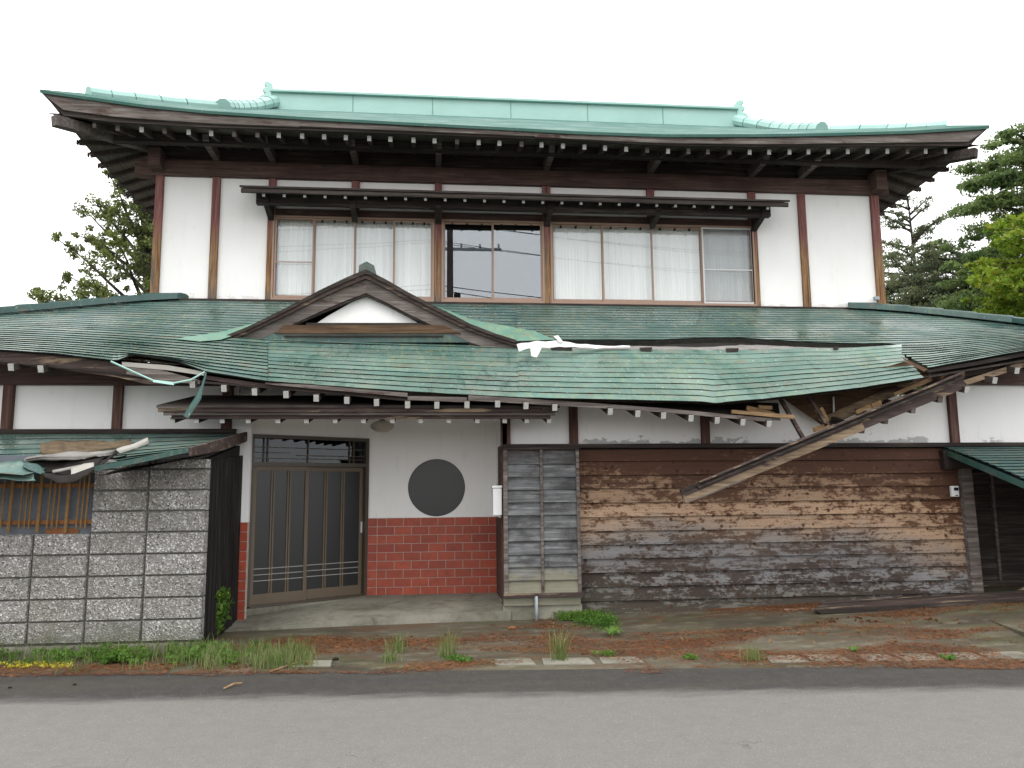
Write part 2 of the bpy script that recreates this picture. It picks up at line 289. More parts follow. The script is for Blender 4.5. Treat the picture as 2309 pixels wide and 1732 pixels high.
def roadm():
    s = NT('worn_asphalt'); x = s.sep(0); y = s.sep(1); f = s.voro((150, 150, 150), out=1); hv = s.t.nodes.new('ShaderNodeSeparateColor'); s.L(f, hv.inputs[0]); big = s.noise((.5, 1.2, 1), 5, .6, .2)
    dry = s.ramp(hv.outputs[0], [(.0, (.125, .119, .11)), (.1, (.152, .147, .137)), (.9, (.17, .165, .154)), (1, (.25, .245, .23))]); dry = s.mix(s.ramp(big, [(.35, 0.), (.7, .25)]), dry, (.15, .145, .135))
    drk = s.ramp(hv.outputs[0], [(.0, (.03, .0285, .026)), (.5, (.04, .038, .035)), (.99, (.05, .047, .043)), (1, (.2, .2, .2))]); drk = s.mix(s.ramp(s.noise((.4, 2.5, 1), 5), [(.45, 0.), (.7, .5)]), drk, (.065, .058, .045))
    d = s.math('ADD', y, s.math('MULTIPLY', x, .08)); d = s.math('ADD', d, s.math('MULTIPLY', s.math('SUBTRACT', s.noise((1.3, 5, 1), 10, .82), .5), .7))
    c = s.mix(s.ramp(s.math('SUBTRACT', d, 6.0), [(.5, 0.), (.6, .35), (.78, 1.)]), dry, drk)
    dv = s.t.nodes.new('ShaderNodeTexVoronoi'); dv.feature = 'DISTANCE_TO_EDGE'; dv.inputs['Scale'].default_value = 1; wv = s.t.nodes.new('ShaderNodeVectorMath'); wv.operation = 'ADD'; nn = s.t.nodes.new('ShaderNodeTexNoise'); nn.inputs['Scale'].default_value = 2.5; nn.inputs['Detail'].default_value = 6; s.L(s.pos, nn.inputs['Vector'])
    s.L(s.vscale(s.pos, (.28, .5, .3)), wv.inputs[0]); sc2 = s.t.nodes.new('ShaderNodeVectorMath'); sc2.operation = 'SCALE'; sc2.inputs[3].default_value = .35; s.L(nn.outputs[1], sc2.inputs[0]); s.L(sc2.outputs[0], wv.inputs[1]); s.L(wv.outputs[0], dv.inputs['Vector'])
    crk = s.math('MULTIPLY', s.math('LESS_THAN', dv.outputs[0], .0016), s.ramp(s.noise((.7, .7, 1), 3), [(.5, 0.), (.58, .55)])); c = s.mix(crk, c, (.06, .057, .052))
    c = s.mix(s.ramp(s.noise((7, 7, 7), 5, .7), [(.45, 0.), (.75, .3)]), c, (.1, .096, .09))
    s.bump(s.math('ADD', hv.outputs[1], s.noise((140, 140, 140), 2)), .35, .004); return s.fin(c, .8, .3)
M_['road'] = roadm()
def leafm(name, a, b, c_=None):
    s = NT(name); n = s.noise((1.4, 1.4, 1.4), 4, .6); n2 = s.noise((9, 9, 9), 2)
    c = s.mix(s.ramp(n, [(.35, 0.), (.65, 1.)]), a, b)
    if c_: c = s.mix(s.ramp(n2, [(.52, 0.), (.7, .8)]), c, c_)
    s.b.inputs['Transmission Weight'].default_value = 0; m = s.fin(c, .6, .3)
    tr = s.t.nodes.new('ShaderNodeBsdfTranslucent'); s.L(c, tr.inputs[0]); ms = s.t.nodes.new('ShaderNodeMixShader'); ms.inputs[0].default_value = .45
    s.L(s.b.outputs[0], ms.inputs[1]); s.L(tr.outputs[0], ms.inputs[2]); s.L(ms.outputs[0], s.t.nodes['Material Output'].inputs[0]); return m
M_['yew'] = leafm('yew_leaves', (.08, .11, .045), (.18, .22, .06), (.3, .33, .1))
M_['pine'] = leafm('pine_needles', (.085, .12, .07), (.17, .2, .095), (.26, .26, .13))
M_['cedar'] = leafm('larch_needles', (.07, .13, .05), (.18, .25, .075), (.27, .32, .1))
M_['maple'] = leafm('bright_maple_leaves', (.13, .24, .02), (.24, .34, .03), (.33, .24, .03))
M_['grass'] = leafm('grass_blades', (.12, .18, .045), (.2, .25, .09), (.34, .3, .17))
M_['weed'] = leafm('weed_leaves', (.06, .15, .02), (.13, .24, .04))
M_['yellow'] = NT('yellow_petals').fin((.38, .33, .03), .6)
M_['needle'] = leafm('fallen_needles', (.2, .075, .034), (.3, .14, .065), (.1, .05, .03))
M_['dryleaf'] = leafm('dry_leaves', (.3, .2, .1), (.14, .06, .03))
M_['bark'] = wood('bark', 'z', (.02, .016, .012), (.06, .05, .04), (.12, .1, .08))
def glassm(name, refl, tint=(.96, .97, .97), rough=0.0):
    m = bpy.data.materials.new(name); m.use_nodes = True; t = m.node_tree; t.nodes.clear()
    tr = t.nodes.new('ShaderNodeBsdfTransparent'); tr.inputs[0].default_value = tint + (1,); gl = t.nodes.new('ShaderNodeBsdfGlossy'); gl.inputs['Roughness'].default_value = rough
    fr = t.nodes.new('ShaderNodeLayerWeight'); fr.inputs[0].default_value = .5; pw_ = t.nodes.new('ShaderNodeMath'); pw_.operation = 'POWER'; pw_.inputs[1].default_value = 5; t.links.new(fr.outputs['Facing'], pw_.inputs[0])
    ad = t.nodes.new('ShaderNodeMath'); ad.operation = 'MULTIPLY_ADD'; ad.inputs[1].default_value = .8 if refl > 0 else 0.; ad.inputs[2].default_value = abs(refl); t.links.new(pw_.outputs[0], ad.inputs[0])
    mxx = t.nodes.new('ShaderNodeMixShader'); o = t.nodes.new('ShaderNodeOutputMaterial'); t.links.new(ad.outputs[0], mxx.inputs[0]); t.links.new(tr.outputs[0], mxx.inputs[1]); t.links.new(gl.outputs[0], mxx.inputs[2]); t.links.new(mxx.outputs[0], o.inputs[0])
    gl.inputs[0].default_value = (.9, .95, 1, 1); return m
M_['glass'] = glassm('window_glass', .055); M_['glassblue'] = glassm('reflecting_window_glass', .12)
M_['doorglass'] = simple('dark_figured_glass', (.014, .0155, .0165), .3, .5, .4, 90)
M_['transglass'] = glassm('transom_glass', .035, (.3, .32, .34))
M_['screen'] = glassm('insect_screen', -.04, (.88, .88, .88), .8)
def curt():
    s = NT('white_curtain'); x = s.noise((9, 1, .25), 4, .6); c = s.mix(s.ramp(x, [(.35, 0.), (.65, .6)]), (.8, .8, .78), (.66, .66, .64)); return s.fin(c, .9, .05)
M_['curtain'] = curt()

# ------------------------------------------------------------------ ground and road
def redge(X): return 7.56 - .1 * X
def gz(X, Y):
    t = max(0, Y - redge(X)); a = min(1, t / 2.7)
    return .004 + .012 * a + .032 * max(0, min(X, 9) - 1.9) * a + (.006 * (mnoise.noise((X * .8, Y * .8, 3)) + .4) * a)
mb = MB(); g = [-.02]
mb.box((-400, -300, -.4), (400, 400, -.02)); tag(mb.build('ground', M_['apron'], origin=(0, 0, 0)), kind='structure')
mb = MB(); xs = [-60, -30, -15] + [x * 1. for x in range(-10, 13)] + [20, 40, 60]
mb.sheet([[Vector((x, -6, 0)) for x in xs], [Vector((x, 3, 0)) for x in xs], [Vector((x, redge(max(-12, min(13, x))), 0)) for x in xs]])
tag(mb.build('road', M_['road'], origin=(0, 0, 0)), kind='structure')
mb = MB(); rows = []
for j in range(41):
    row = []
    for i in range(101):
        X = -12 + i * .27; Y = redge(X) - .12 + j * .16; row.append(Vector((X, Y, gz(X, Y) + (-.012 if j == 0 else 0))))
    rows.append(row)
mb.sheet(rows); tag(mb.build('pavement', M_['apron'], origin=(0, 0, 0), smooth=True), kind='structure')
# slabs of the kerb line, partly buried
slabs = [(612, 668), (676, 760), (1110, 1200), (1215, 1330), (1345, 1440), (1715, 1805), (1812, 1900), (1930, 2010), (2018, 2110), (2118, 2210), (2218, 2330)]
sroot = tag(MB().box((-12, redge(-12) + .12, -.1), (-11.9, redge(-12) + .4, -.02)).build('kerb_line', M_['conc'], origin=(0, 0, 0)), kind='structure')
for a, b in slabs:
    X0, X1 = G(a, 1484).x, G(b, 1484).x; jy = R.uniform(-.02, .02)
    q = [(X0, redge(X0) + .16 + jy), (X1 - .01, redge(X1) + .16 + jy), (X1 - .03, redge(X1) + .42 + jy), (X0 + .02, redge(X0) + .42 + jy)]
    MB().prism([(x, y, gz(x, y) + .006 + .006 * R.random()) for x, y in reversed(q)], (0, 0, -.1)).build('slab', M_['conc'], sroot)
# diagonal edging strip at the right
a, b, c, d = G(2180, 1371, .12), G(2330, 1428, .1), G(2345, 1440, .1), G(2172, 1376, .12)
tag(MB().prism([a, b, c, d], (0, 0, -.12)).build('edging_strip', M_['apron'], origin=(0, 0, 0)), kind='structure')

# ------------------------------------------------------------------ the house
YU, YL, YE = 13.6, 10.3, 11.5
HS = thing('wooden_house', (1.7, 12, 0), 'two-storey Japanese wooden house with white plaster walls and sagging green metal roofs', 'house')
XL, XR = P(351, 410, YU).x, P(1981, 440, YU).x
ZT = 7.03; ZB = 4.83
# upper walls
mb = MB().box((XL + .03, YU + .06, 2.4), (XR - .03, YU + .16, ZT + .5))
# cut windows: instead of one slab build pieces around the window band
Zw0, Zw1 = P(800, 680, YU).z, P(800, 487, YU).z
XW0, XW1 = P(612, 580, YU).x, P(1703, 590, YU).x
mb = MB()
mb.box((XL + .03, YU + .06, 2.4), (XW0, YU + .16, ZT + .6)); mb.box((XW1, YU + .06, 2.4), (XR - .03, YU + .16, ZT + .6))
mb.box((XW0, YU + .06, Zw1 + .1), (XW1, YU + .16, ZT + .6)); mb.box((XW0, YU + .06, 2.4), (XW1, YU + .16, Zw0))
mb.build('upper_wall', M_['plaster'], HS)
MB().box((XL + .05, YU + .2, 2.5), (XL + .17, 21, 7.6)).build('side_wall', M_['plaster'], HS)
MB().box((XR - .17, YU + .2, 2.5), (XR - .05, 21, 7.6)).build('side_wall', M_['plaster'], HS)
MB().box((XL + .05, 20.9, 0), (XR - .05, 21, 7.6)).build('back_wall', M_['plaster'], HS)
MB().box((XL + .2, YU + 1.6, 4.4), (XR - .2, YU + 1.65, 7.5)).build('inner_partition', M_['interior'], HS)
MB().box((XL - .35, YU - .03, ZT), (XR + .2, YU + .2, ZT + .28)).build('wall_beam', M_['beam'], HS, bevel=.01)
MB().box((XL - .06, YU - .26, ZT + .06), (XL + .14, YU + .3, ZT + .4)).build('beam_end', M_['beam'], HS, bevel=.015)
MB().box((XR - .18, YU - .26, ZT + .02), (XR + .04, YU + .3, ZT + .4)).build('beam_end', M_['beam'], HS, bevel=.015)
MB().box((XL + .05, YU + .03, ZT + .28), (XR - .05, YU + .16, ZT + .85)).build('frieze_board', M_['darkwood'], HS)
pc = [(351, 369, 0), (479, 497, 0), (606, 623, 0), (793, 811, 1), (980, 997, 0), (1223, 1241, 0), (1458, 1475, 1), (1687, 1703, 0), (1799, 1815, 0), (1963, 1981, 0)]
PX = []
for a, b, short in pc:
    v = 400 + (a - 360) / 1612 * 38; x0, x1 = P(a, v, YU).x, P(b, v, YU).x; PX.append((x0 + x1) / 2)
    MB().box((x0, YU, (Zw1 + .12) if short else ZB - .1), (x1, YU + .14, ZT)).build('post', M_['post'], HS, bevel=.006)
# window head and sill
zh0, zh1 = P(660, 486, YU).z, P(660, 470, YU).z
MB().box((XW0 - .1, YU + .02, zh0), (XW1 + .1, YU + .18, zh1)).build('window_head', M_['beam'], HS)
MB().box((XW0 - .05, YU - .02, ZB + .0), (XW1 + .05, YU + .1, Zw0 - .01)).build('window_sill', M_['darkwood'], HS)
# baseboard flashing where roof meets wall
MB().box((XL, YU - .05, ZB - .05), (XR, YU + .05, ZB + .035)).build('wall_flashing', M_['darkwood'], HS)

def window(u0, u1, divs, kinds):
    vv = 580; x0, x1 = P(u0, vv, YU).x, P(u1, vv, YU).x; zb, zt = Zw0, zh0 - .005
    mb = MB(); fw = .045
    mb.box((x0, YU - .01, zb), (x1, YU + .12, zb + .05)); mb.box((x0, YU - .01, zt - .03), (x1, YU + .12, zt))
    mb.box((x0, YU - .01, zb + .05), (x0 + .03, YU + .12, zt - .03)); mb.box((x1 - .03, YU - .01, zb + .05), (x1, YU + .12, zt - .03))
    W = mb.build('window', M_['alu'], HS)
    dx = [x0 + .03] + [P(d, vv, YU).x for d in divs] + [x1 - .03]
    for i in range(len(dx) - 1):
        a, b = dx[i], dx[i + 1]; k = kinds[i]; yy = YU + (.03 if i % 2 else .06)
        s = MB(); t = .03; a2, b2 = a - (.012 if i else 0), b + (.012 if i < len(dx) - 2 else 0)
        s.box((a2, yy, zb + .052), (b2, yy + .026, zb + .11)); s.box((a2, yy, zt - .06), (b2, yy + .026, zt - .032))
        s.box((a2, yy, zb + .11), (a2 + t, yy + .026, zt - .06)); s.box((b2 - t, yy, zb + .11), (b2, yy + .026, zt - .06))
        s.build('sash', M_['alu'], W)
        MB().box((a2 + t, yy + .012, zb + .11), (b2 - t, yy + .016, zt - .06)).build('pane', M_['glassblue' if k == 'blue' else 'glass'], W)
        if k.startswith('screen'):
            m2 = M_['silver']; s = MB(); yf = YU + .0
            s.box((a + .01, yf, zb + .055), (b - .005, yf + .02, zb + .085)); s.box((a + .01, yf, zt - .06), (b - .005, yf + .02, zt - .035)); s.box((a + .01, yf, zb + .085), (a + .035, yf + .02, zt - .06)); s.box((b - .03, yf, zb + .085), (b - .005, yf + .02, zt - .06))
            zm = (zb + zt) / 2 - .08; s.box((a + .035, yf, zm), (b - .03, yf + .012, zm + .018)); s.build('screen_frame', M_['silver' if k == 'screenR' else 'alu'], W)
            if k == 'screenR': MB().box((a + .035, yf + .008, zb + .085), (b - .03, yf + .01, zt - .06)).build('insect_screen', M_['screen'], W)
        # curtain rail clips and curtains
        if k != 'blue':
            rows = []
            for zz in (zb + .02, (zb + zt) / 2, zt + .05):
                rows.append([Vector((a + (b - a) * q / 60, YU + .16 + .01 * math.sin(q * .75 + i * 2 + .3 * math.sin(q * .31)) + .012 * math.sin(q * 2.3), zz)) for q in range(61)])
            MB().sheet(rows).build('curtain', M_['curtain'], W, smooth=True)
        for q in range(3):
            if k.startswith('screen'): continue
            cx = a + (b - a) * (.18 + .3 * q); MB().cbox((cx, YU + .05, zt - .07), (.03, .05, .035)).build('curtain_clip', M_['interior'], W)
    return W
window(613, 979, [708, 799.5, 888], ['screen', 'c', 'c', 'c'])
window(996, 1227, [1111.5], ['blue', 'blue'])
window(1242, 1702, [1360, 1472, 1583], ['c', 'c', 'c', 'screenR'])

# upper canopy above the windows
CN = MB(); yc0 = 12.88
zc = P(1166, 440, yc0).z; xl, xr = P(542, 420, yc0).x, P(1778, 457, yc0).x
CN.sheet([[Vector((xl, yc0 - .06, zc + .02)), Vector((xr, yc0 - .06, zc + .02))], [Vector((xl, YU + .05, zc + .3)), Vector((xr, YU + .05, zc + .3))]], .035)
CN = CN.build('window_canopy', M_['darkwood'], HS)
MB().box((xl + .02, yc0 - .04, zc - .09), (xr - .02, yc0, zc - .02)).build('fascia', M_['darkwood'], CN)
MB().box((xl + .2, yc0 + .25, zc - .17), (xr - .22, yc0 + .36, zc + .06)).build('purlin', M_['darkwood'], CN)
MB().sheet([[Vector((xl + .05, yc0, zc - .035)), Vector((xr - .05, yc0, zc - .035))], [Vector((xl + .05, YU, zc + .2)), Vector((xr - .05, YU, zc + .2))]]).build('ceiling_board', M_['darkwood'], CN)
nr = 27; zr = P(1166, 449, yc0 + .02).z
for i in range(nr):
    X = xl + .37 + (xr - xl - .74) * i / (nr - 1)
    r = MB().beam((X, yc0 + .03, zc - .105), (X, YU + .03, zc + .07), .045, .045).build('rafter', M_['darkwood'], CN)
    MB().beam((X, yc0 + .022, zc - .107), (X, yc0 + .03, zc - .105), .045, .045).build('rafter_end', M_['whiteend'], HS)
for i in (2, 3, 4, 5, 6, 7):
    MB().prism([(PX[i] - .045, YU - .02, zc - .3), (PX[i] - .045, YU - .02, zc - .05), (PX[i] - .045, yc0 + .22, zc - .05), (PX[i] - .045, yc0 + .22, zc - .16), (PX[i] - .045, YU - .12, zc - .27)], (.09, 0, 0)).build('bracket', M_['darkwood'], CN)

# ---- upper roof
YEV = 12.25
eT = [(90, 203), (202, 219), (325, 236), (470, 250), (673, 263), (900, 275), (1098, 285), (1300, 296), (1500, 303), (1711, 302.5), (1870, 300), (2051, 295), (2231, 284)]
fB = [(141, 260), (253, 275), (470, 287), (673, 293), (940, 303), (1206, 313), (1500, 328), (1708, 331), (1957, 329), (2185, 329)]
tT = [(90, 203, 12.25), (200, 213, 12.7), (350, 229, 13.3), (490, 243, 14), (560, 248, 15.5), (615, 246, 17), (1650, 286, 17), (1720, 292, 15.5), (1850, 294, 14), (2000, 290, 13.2), (2140, 284, 12.7), (2231, 283.5, 12.25)]
us = list(np.linspace(90, 2231, 90))
mb = MB(); rows = []
N = 22
for j in range(N + 1):
    for off in ((0,) if j in (0,) else (.012, 0)):
        t = j / N; row = []
        for u in us:
            a = P(u, ipl(eT, u)[0], YEV); vy = ipl(tT, u); b = P(u, vy[0], vy[1]); row.append(a.lerp(b, t) + Vector((0, 0, off)))
        rows.append(row)
mb.sheet(rows); UR = mb.build('upper_roof', M_['roofup'], HS)
# eave edge trim and fascia
mb = MB(); mb.sheet([[P(u, ipl(eT, u)[0] + 6.5, YEV - .005) for u in us], [P(u, ipl(eT, u)[0], YEV - .02) for u in us], [P(u, ipl(eT, u)[0] - .5, YEV + .05) for u in us]]); mb.build('eave_trim', M_['roofup'], UR)
MB().sheet([[P(u, ipl(eT, u)[0] + 6.5, YEV - .005) for u in us], [P(u, ipl(eT, u)[0] + 6.5, YEV + .1) for u in us]]).build('eave_drip', M_['roofdk'], UR)
cuts = [92, 676, 1206, 1708, 2229]
for a, b in zip(cuts, cuts[1:]):
    uu = list(np.linspace(a, b, 24)); jj = R.uniform(-2, 2)
    def lo(u):
        if u < 141: return 206 + (u - 90) / 51 * 54
        if u > 2185: return 329 - (u - 2185) / 46 * 43
        return ipl(fB, u)[0]
    for k, (f0, f1, yo, m) in enumerate(((.0, .72, .03, 'greywood'), (.72, 1., .07, 'darkwood'))):
        top = [ipl(eT, u)[0] + 4 for u in uu]; bot = [max(lo(u) + (jj if k == 0 else 0), tp + .5) for u, tp in zip(uu, top)]
        r0 = [P(u, t_ + (b_2 - t_) * f0, YEV + yo) for u, t_, b_2 in zip(uu, top, bot)]; r1 = [P(u, t_ + (b_2 - t_) * f1, YEV + yo) for u, t_, b_2 in zip(uu, top, bot)]
        r2 = [p + Vector((0, .05, 0)) for p in r1]; r3 = [p + Vector((0, .05, 0)) for p in r0]
        MB().sheet([r0, r1, r2, r3]).build('fascia', M_[m], UR)
# soffit front + sides
ZSW = ZT + .62
def eavez(X): u = min(2185, max(141, proj((X, YEV + .1, 7.3))[0])); return P(u, min(ipl(fB, u)[0], 400), YEV + .1).z + .02
XT0, XT1 = P(100, 215, YEV).x, P(2222, 290, YEV).x
mb = MB(); fx = list(np.linspace(XT0, XT1, 60))
mb.sheet([[Vector((x, YEV + .08, eavez(x))) for x in fx], [Vector((max(XL, min(XR, x)), YU + .05, max(ZSW, 0))) for x in fx]]); mb.build('soffit', M_['soffit'], UR)
XC0, XC1 = P(143, 262, YEV + .08), P(2183, 331, YEV + .08); TP0, TP1 = P(92, 204, YEV), P(2229, 285, YEV)
for sgn, XE, XWl, cr_, tp_ in ((-1, XC0.x, XL + .05, XC0, TP0), (1, XC1.x, XR - .05, XC1, TP1)):
    mb = MB(); ys = list(np.linspace(YEV + .08, 21.5, 30))
    def sz(y): return 7.25 + (cr_.z - 7.25) * math.exp(-(y - YEV) * .9)
    def ox(y): return abs(tp_.x - cr_.x) * (.45 + .55 * math.exp(-(y - YEV) * .9))
    def oz(y): return .2 + (tp_.z - cr_.z - .2) * math.exp(-(y - YEV) * .9)
    mb.sheet([[Vector((XE, y, sz(y))) for y in ys], [Vector((XWl, max(y, YU + .05), ZSW)) for y in ys]]); mb.build('side_soffit', M_['soffit'], UR)
    mb = MB(); mb.sheet([[Vector((XE, y, sz(y) - .01)) for y in ys], [Vector((XE + sgn * ox(y), y, sz(y) + oz(y))) for y in ys]]); mb.build('side_fascia', M_['darkwood'], UR)
    # side roof slope up to the gable
    mb = MB(); mb.sheet([[Vector((XE + sgn * ox(y), y, sz(y) + oz(y))) for y in ys], [Vector((XE - sgn * 2.4 * min(1, (y - YEV) / 2.4), min(y, 20), sz(y) + oz(y) + .95 * min(1, (y - YEV) / 2.4))) for y in ys]]); mb.build('side_slope', M_['roofup'], UR)
    for k in range(19):
        y = YEV + .75 + k * .42; zz = sz(y) - .035
        MB().beam((XE - sgn * .02 + sgn * .06, y, zz), (XWl, y if y > YU else YU + .1, ZSW - .06), .07, .08).build('rafter', M_['darkwoody'], UR)
        MB().beam((XE + sgn * .06, y, zz), (XE + sgn * .07, y, zz), .068, .078).build('rafter_end', M_['greywood'], UR)
# back slope and gables of the upper roof (closes the body)
A, B = P(615, 246, 17), P(1650, 286, 17)
MB().sheet([[A, B], [Vector((XT0, 21.8, 7.3)), Vector((XT1, 21.8, 7.3))]], .05).build('back_slope', M_['roofup'], UR)
# hip rafters
for (u0, v0, u1, v1, X) in ((121, 272, 345, 362, XL), (2202, 345, 1985, 420, XR)):
    p = P(u0, v0, 12.2 if u0 < 1000 else 12.2); MB().beam(p, (X, YU + .1, ZT + .5), .14, .17).build('hip_rafter', M_['greywood' if u0 < 1000 else 'darkwood'], UR, bevel=.01)
# front rafters
rx = [217, 266, 319, 370, 421, 471, 522, 572, 622]
ra = P(217, 280, YEV + .25).x; rb = P(2127, 343, YEV + .25).x; n = 41
for i in range(n):
    X = ra + (rb - ra) * i / (n - 1) + R.uniform(-.015, .015); z = eavez(X) - .075; yb = YU + .05; xe = X
    r = MB().beam((X, YEV + .2, z), (max(XL, min(XR, X)) if (X < XL or X > XR) else X, yb if XL < X < XR else YU - .1, ZSW - .07), .065, .085).build('rafter', M_['darkwoody'], UR)
    MB().beam((X, YEV + .19, z - .002), (X, YEV + .2, z), .063, .083).build('rafter_end', M_['whiteend' if R.random() < .6 else 'greywood'], HS)
MB().box((XL - .5, YU - .68, ZT + .3), (XR + .5, YU - .54, ZT + .46)).build('purlin', M_['darkwood'], UR)
for x in PX[1:-1]:
    MB().prism([(x - .05, YU, ZT + .28), (x - .05, YU, ZT + .44), (x - .05, YU - .75, ZT + .44), (x - .05, YU - .72, ZT + .34), (x - .05, YU - .5, ZT + .28)], (.1, 0, 0)).build('bracket', M_['greywood'], UR)
# ridge band
z0, z1 = P(624, 250, 17).z - .05, P(624, 216, 17).z; x0, x1 = P(618, 230, 17).x, P(1652, 270, 17).x
RB = MB().box((x0, 16.75, z0 - .2), (x1, 17.2, z1 - .06)).build('ridge', M_['copper'], UR)
MB().box((x0 - .03, 16.68, z1 - .06), (x1 + .03, 17.27, z1)).build('ridge_cap', M_['copper'], UR, bevel=.012)
for q in range(1, 6): X = x0 + (x1 - x0) * q / 6; MB().box((X - .004, 16.742, z0 - .2), (X + .004, 16.75, z1 - .06)).build('seam', M_['roofup'], UR)
for side, X, sg in (('l', x0, -1), ('r', x1, 1)):
    zb_ = z0 - .05; mb = MB(); pr = [(0, zb_), (0, z1 + .15), (.1, z1 + .2), (.17, z1 + .17), (.17, z1 + .1), (.12, z1 + .06), (.2, z1 + .03), (.2, z1 - .04), (.13, z1 - .09), (.25, z1 - .14), (.27, z1 - .22), (.14, z1 - .28), (.1, zb_)]
    mb.prism([(X + sg * a, 16.72, b) for a, b in pr], (0, .52, 0)); mb.build('ridge_end_ornament', M_['copper'], UR, bevel=.02)
def ptube(pts, r, name, parent, mat, seg=1, n=10):
    for k in range(seg):
        q = []
        for j in range(5):
            t = (k + j / 4 * .97) / seg * (len(pts) - 1); i = min(int(t), len(pts) - 2); f_ = t - i; q.append(Vector(pts[i]).lerp(Vector(pts[i + 1]), f_))
        MB().tube(q, [r * (1 + (.06 if seg > 1 else 0)), r, r, r, r * (1 - .02)], n).build(name, mat, parent, smooth=False)
ptube([P(199, 212, 12.62), P(260, 220, 12.9), P(330, 227, 13.2), P(400, 235, 13.6), P(492, 242, 14)], .115, 'hip_tile_tube', UR, M_['copper'], 5)
ptube([P(503, 241, 13.9), P(530, 243, 14.6), P(570, 241, 15.6), P(622, 229, 16.9)], .14, 'descending_ridge', UR, M_['copper'], 8)
ptube([P(2134, 287, 12.62), P(2060, 291, 12.9), P(1990, 294, 13.3), P(1870, 296, 14)], .115, 'hip_tile_tube', UR, M_['copper'], 5)
ptube([P(1853, 292, 13.9), P(1800, 293, 14.6), P(1740, 288, 15.6), P(1656, 272, 16.9)], .14, 'descending_ridge', UR, M_['copper'], 8)

# ---- lower roof, strip by strip
def strips(surf, N, u0, u1, tmin, tmax, mat, name, parent, lift=.008, du=12, lipm=None, i0=0, spl=(), wob=.0015, off=(0, 0, 0), tf=lambda t: t):
    out = []; off = Vector(off); cutpts = [u0] + list(spl) + [u1]
    for i in range(N):
        for cu in range(len(cutpts) - 1):
            ca, cb = cutpts[cu], cutpts[cu + 1]; n = max(2, int((cb - ca) / du)); cols = np.linspace(ca, cb, n + 1); mb = MB(); run = []
            ph = R.uniform(0, 9)
            def flush():
                if len(run) > 1:
                    top = [q[0] for q in run]; bot = [q[1] for q in run]; mb.sheet([top, bot], 0, 0)
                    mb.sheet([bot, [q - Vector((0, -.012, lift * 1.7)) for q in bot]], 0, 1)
                run.clear()
            for u in cols:
                a = max(tf(i / N), tmin(u)); b = min(tf((i + 1) / N), tmax(u))
                if b - a < .004: flush(); continue
                A_ = surf(u, a); B_ = surf(u, b); lf = lift * (.7 + .9 * min(1, max(0, (b - .35) / .3))); wv = wob * mnoise.noise((u * .02, i * 1.7, ph)) * 2
                run.append((A_ + off, B_ + Vector((0, -.004, lf + wv)) + off))
            flush()
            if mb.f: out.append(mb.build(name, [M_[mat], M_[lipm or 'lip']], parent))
    return out
def ytop(u): return 681 + .0106 * (u - 410)
eL = [(-500, 760), (0, 790), (127, 799), (262, 815), (300, 800), (340, 806), (400, 816), (463, 839), (530, 850), (604, 861), (700, 868), (920, 884), (1165, 897), (1300, 902)]
eLs = [(-500, 760), (0, 790), (127, 799), (262, 812), (463, 838), (604, 858), (700, 868), (920, 884), (1165, 897), (1300, 902)]
def A1(u, t):
    a = P(u, ytop(u), YU - .02); a.z = ZB + .01; k = max(0, (t - .86) / .14); v = ipl(eLs, u)[0] * (1 - k) + ipl(eL, u)[0] * k
    b = P(u, v, 9.4); c = a.lerp(b, t); c.z -= .10 * math.sin(math.pi * t) * (1 if u > 0 else 1); return c
hipL = [(-600, 775), (0, 712), (200, 693), (405, 674), (410, 600)]
def solve(surf, u, line, lo=0., hi=1.):
    tgt = ipl(line, u)[0]
    f0 = proj(surf(u, lo))[1] - tgt; 
    if f0 > 0: return lo
    if proj(surf(u, hi))[1] < tgt: return hi
    for _ in range(18):
        m = (lo + hi) / 2
        if proj(surf(u, m))[1] < tgt: lo = m
        else: hi = m
    return hi
def tminL(u): return solve(A1, u, hipL) if u < 405 else 0
NR = 27
def TF(t): return t / (15 / 27) * .5 if t < 15 / 27 else .5 + (t - 15 / 27) / (12 / 27) * .5
# keep the gable footprint free of strips that would poke through it
gabline = [(450, 762), (1165, 762)]
def tmA(u):
    a = tminL(u)
    return a
def T0(u): return solve(A1, u, [(604, 772), (1165, 786), (1300, 786)])
LR = MB().sheet([[A1(u, tminL(u) + .02 + (.93 - tminL(u)) * t) - Vector((0, 0, .05)) for u in np.linspace(-60, 1165, 30)] for t in (0, .5, .96)]).build('roof_sheathing', M_['feltbrown'], HS)
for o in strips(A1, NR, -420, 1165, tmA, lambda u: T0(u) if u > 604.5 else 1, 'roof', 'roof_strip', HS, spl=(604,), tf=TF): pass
vE = [(1100, 858), (1600, 852), (1900, 842), (2093, 831), (2309, 792), (2700, 745)]
def A2(u, t):
    a = P(u, ytop(u), YU - .02); a.z = ZB + .01; v = ipl(vE, u)[0]; b = P(u, v, 9.4); c = a.lerp(b, t); c.z -= .10 * math.sin(math.pi * t); return c
tear = [(1100, 762), (1250, 768), (1480, 768), (1509, 765), (1636, 761), (1726, 766), (1835, 773), (1918, 775), (2018, 777), (2030, 800), (2093, 831.5), (2094, 950), (2700, 950)]
hipR = [(1920, 600), (1925, 694), (2120, 712), (2309, 733), (2700, 790)]
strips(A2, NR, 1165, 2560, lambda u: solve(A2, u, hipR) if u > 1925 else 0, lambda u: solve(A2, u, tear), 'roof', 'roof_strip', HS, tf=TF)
t0 = solve(A1, 1165, [(1100, 786), (1300, 786)])
bt = [(1165, 786), (1315, 788), (1509, 788), (1654, 790), (1816, 785), (1885, 786), (2033, 777), (2100, 772)]
bb = [(1165, 897), (1300, 901), (1509, 905), (1628, 908), (1720, 901), (1816, 890), (1950, 874), (2082, 853), (2100, 851)]
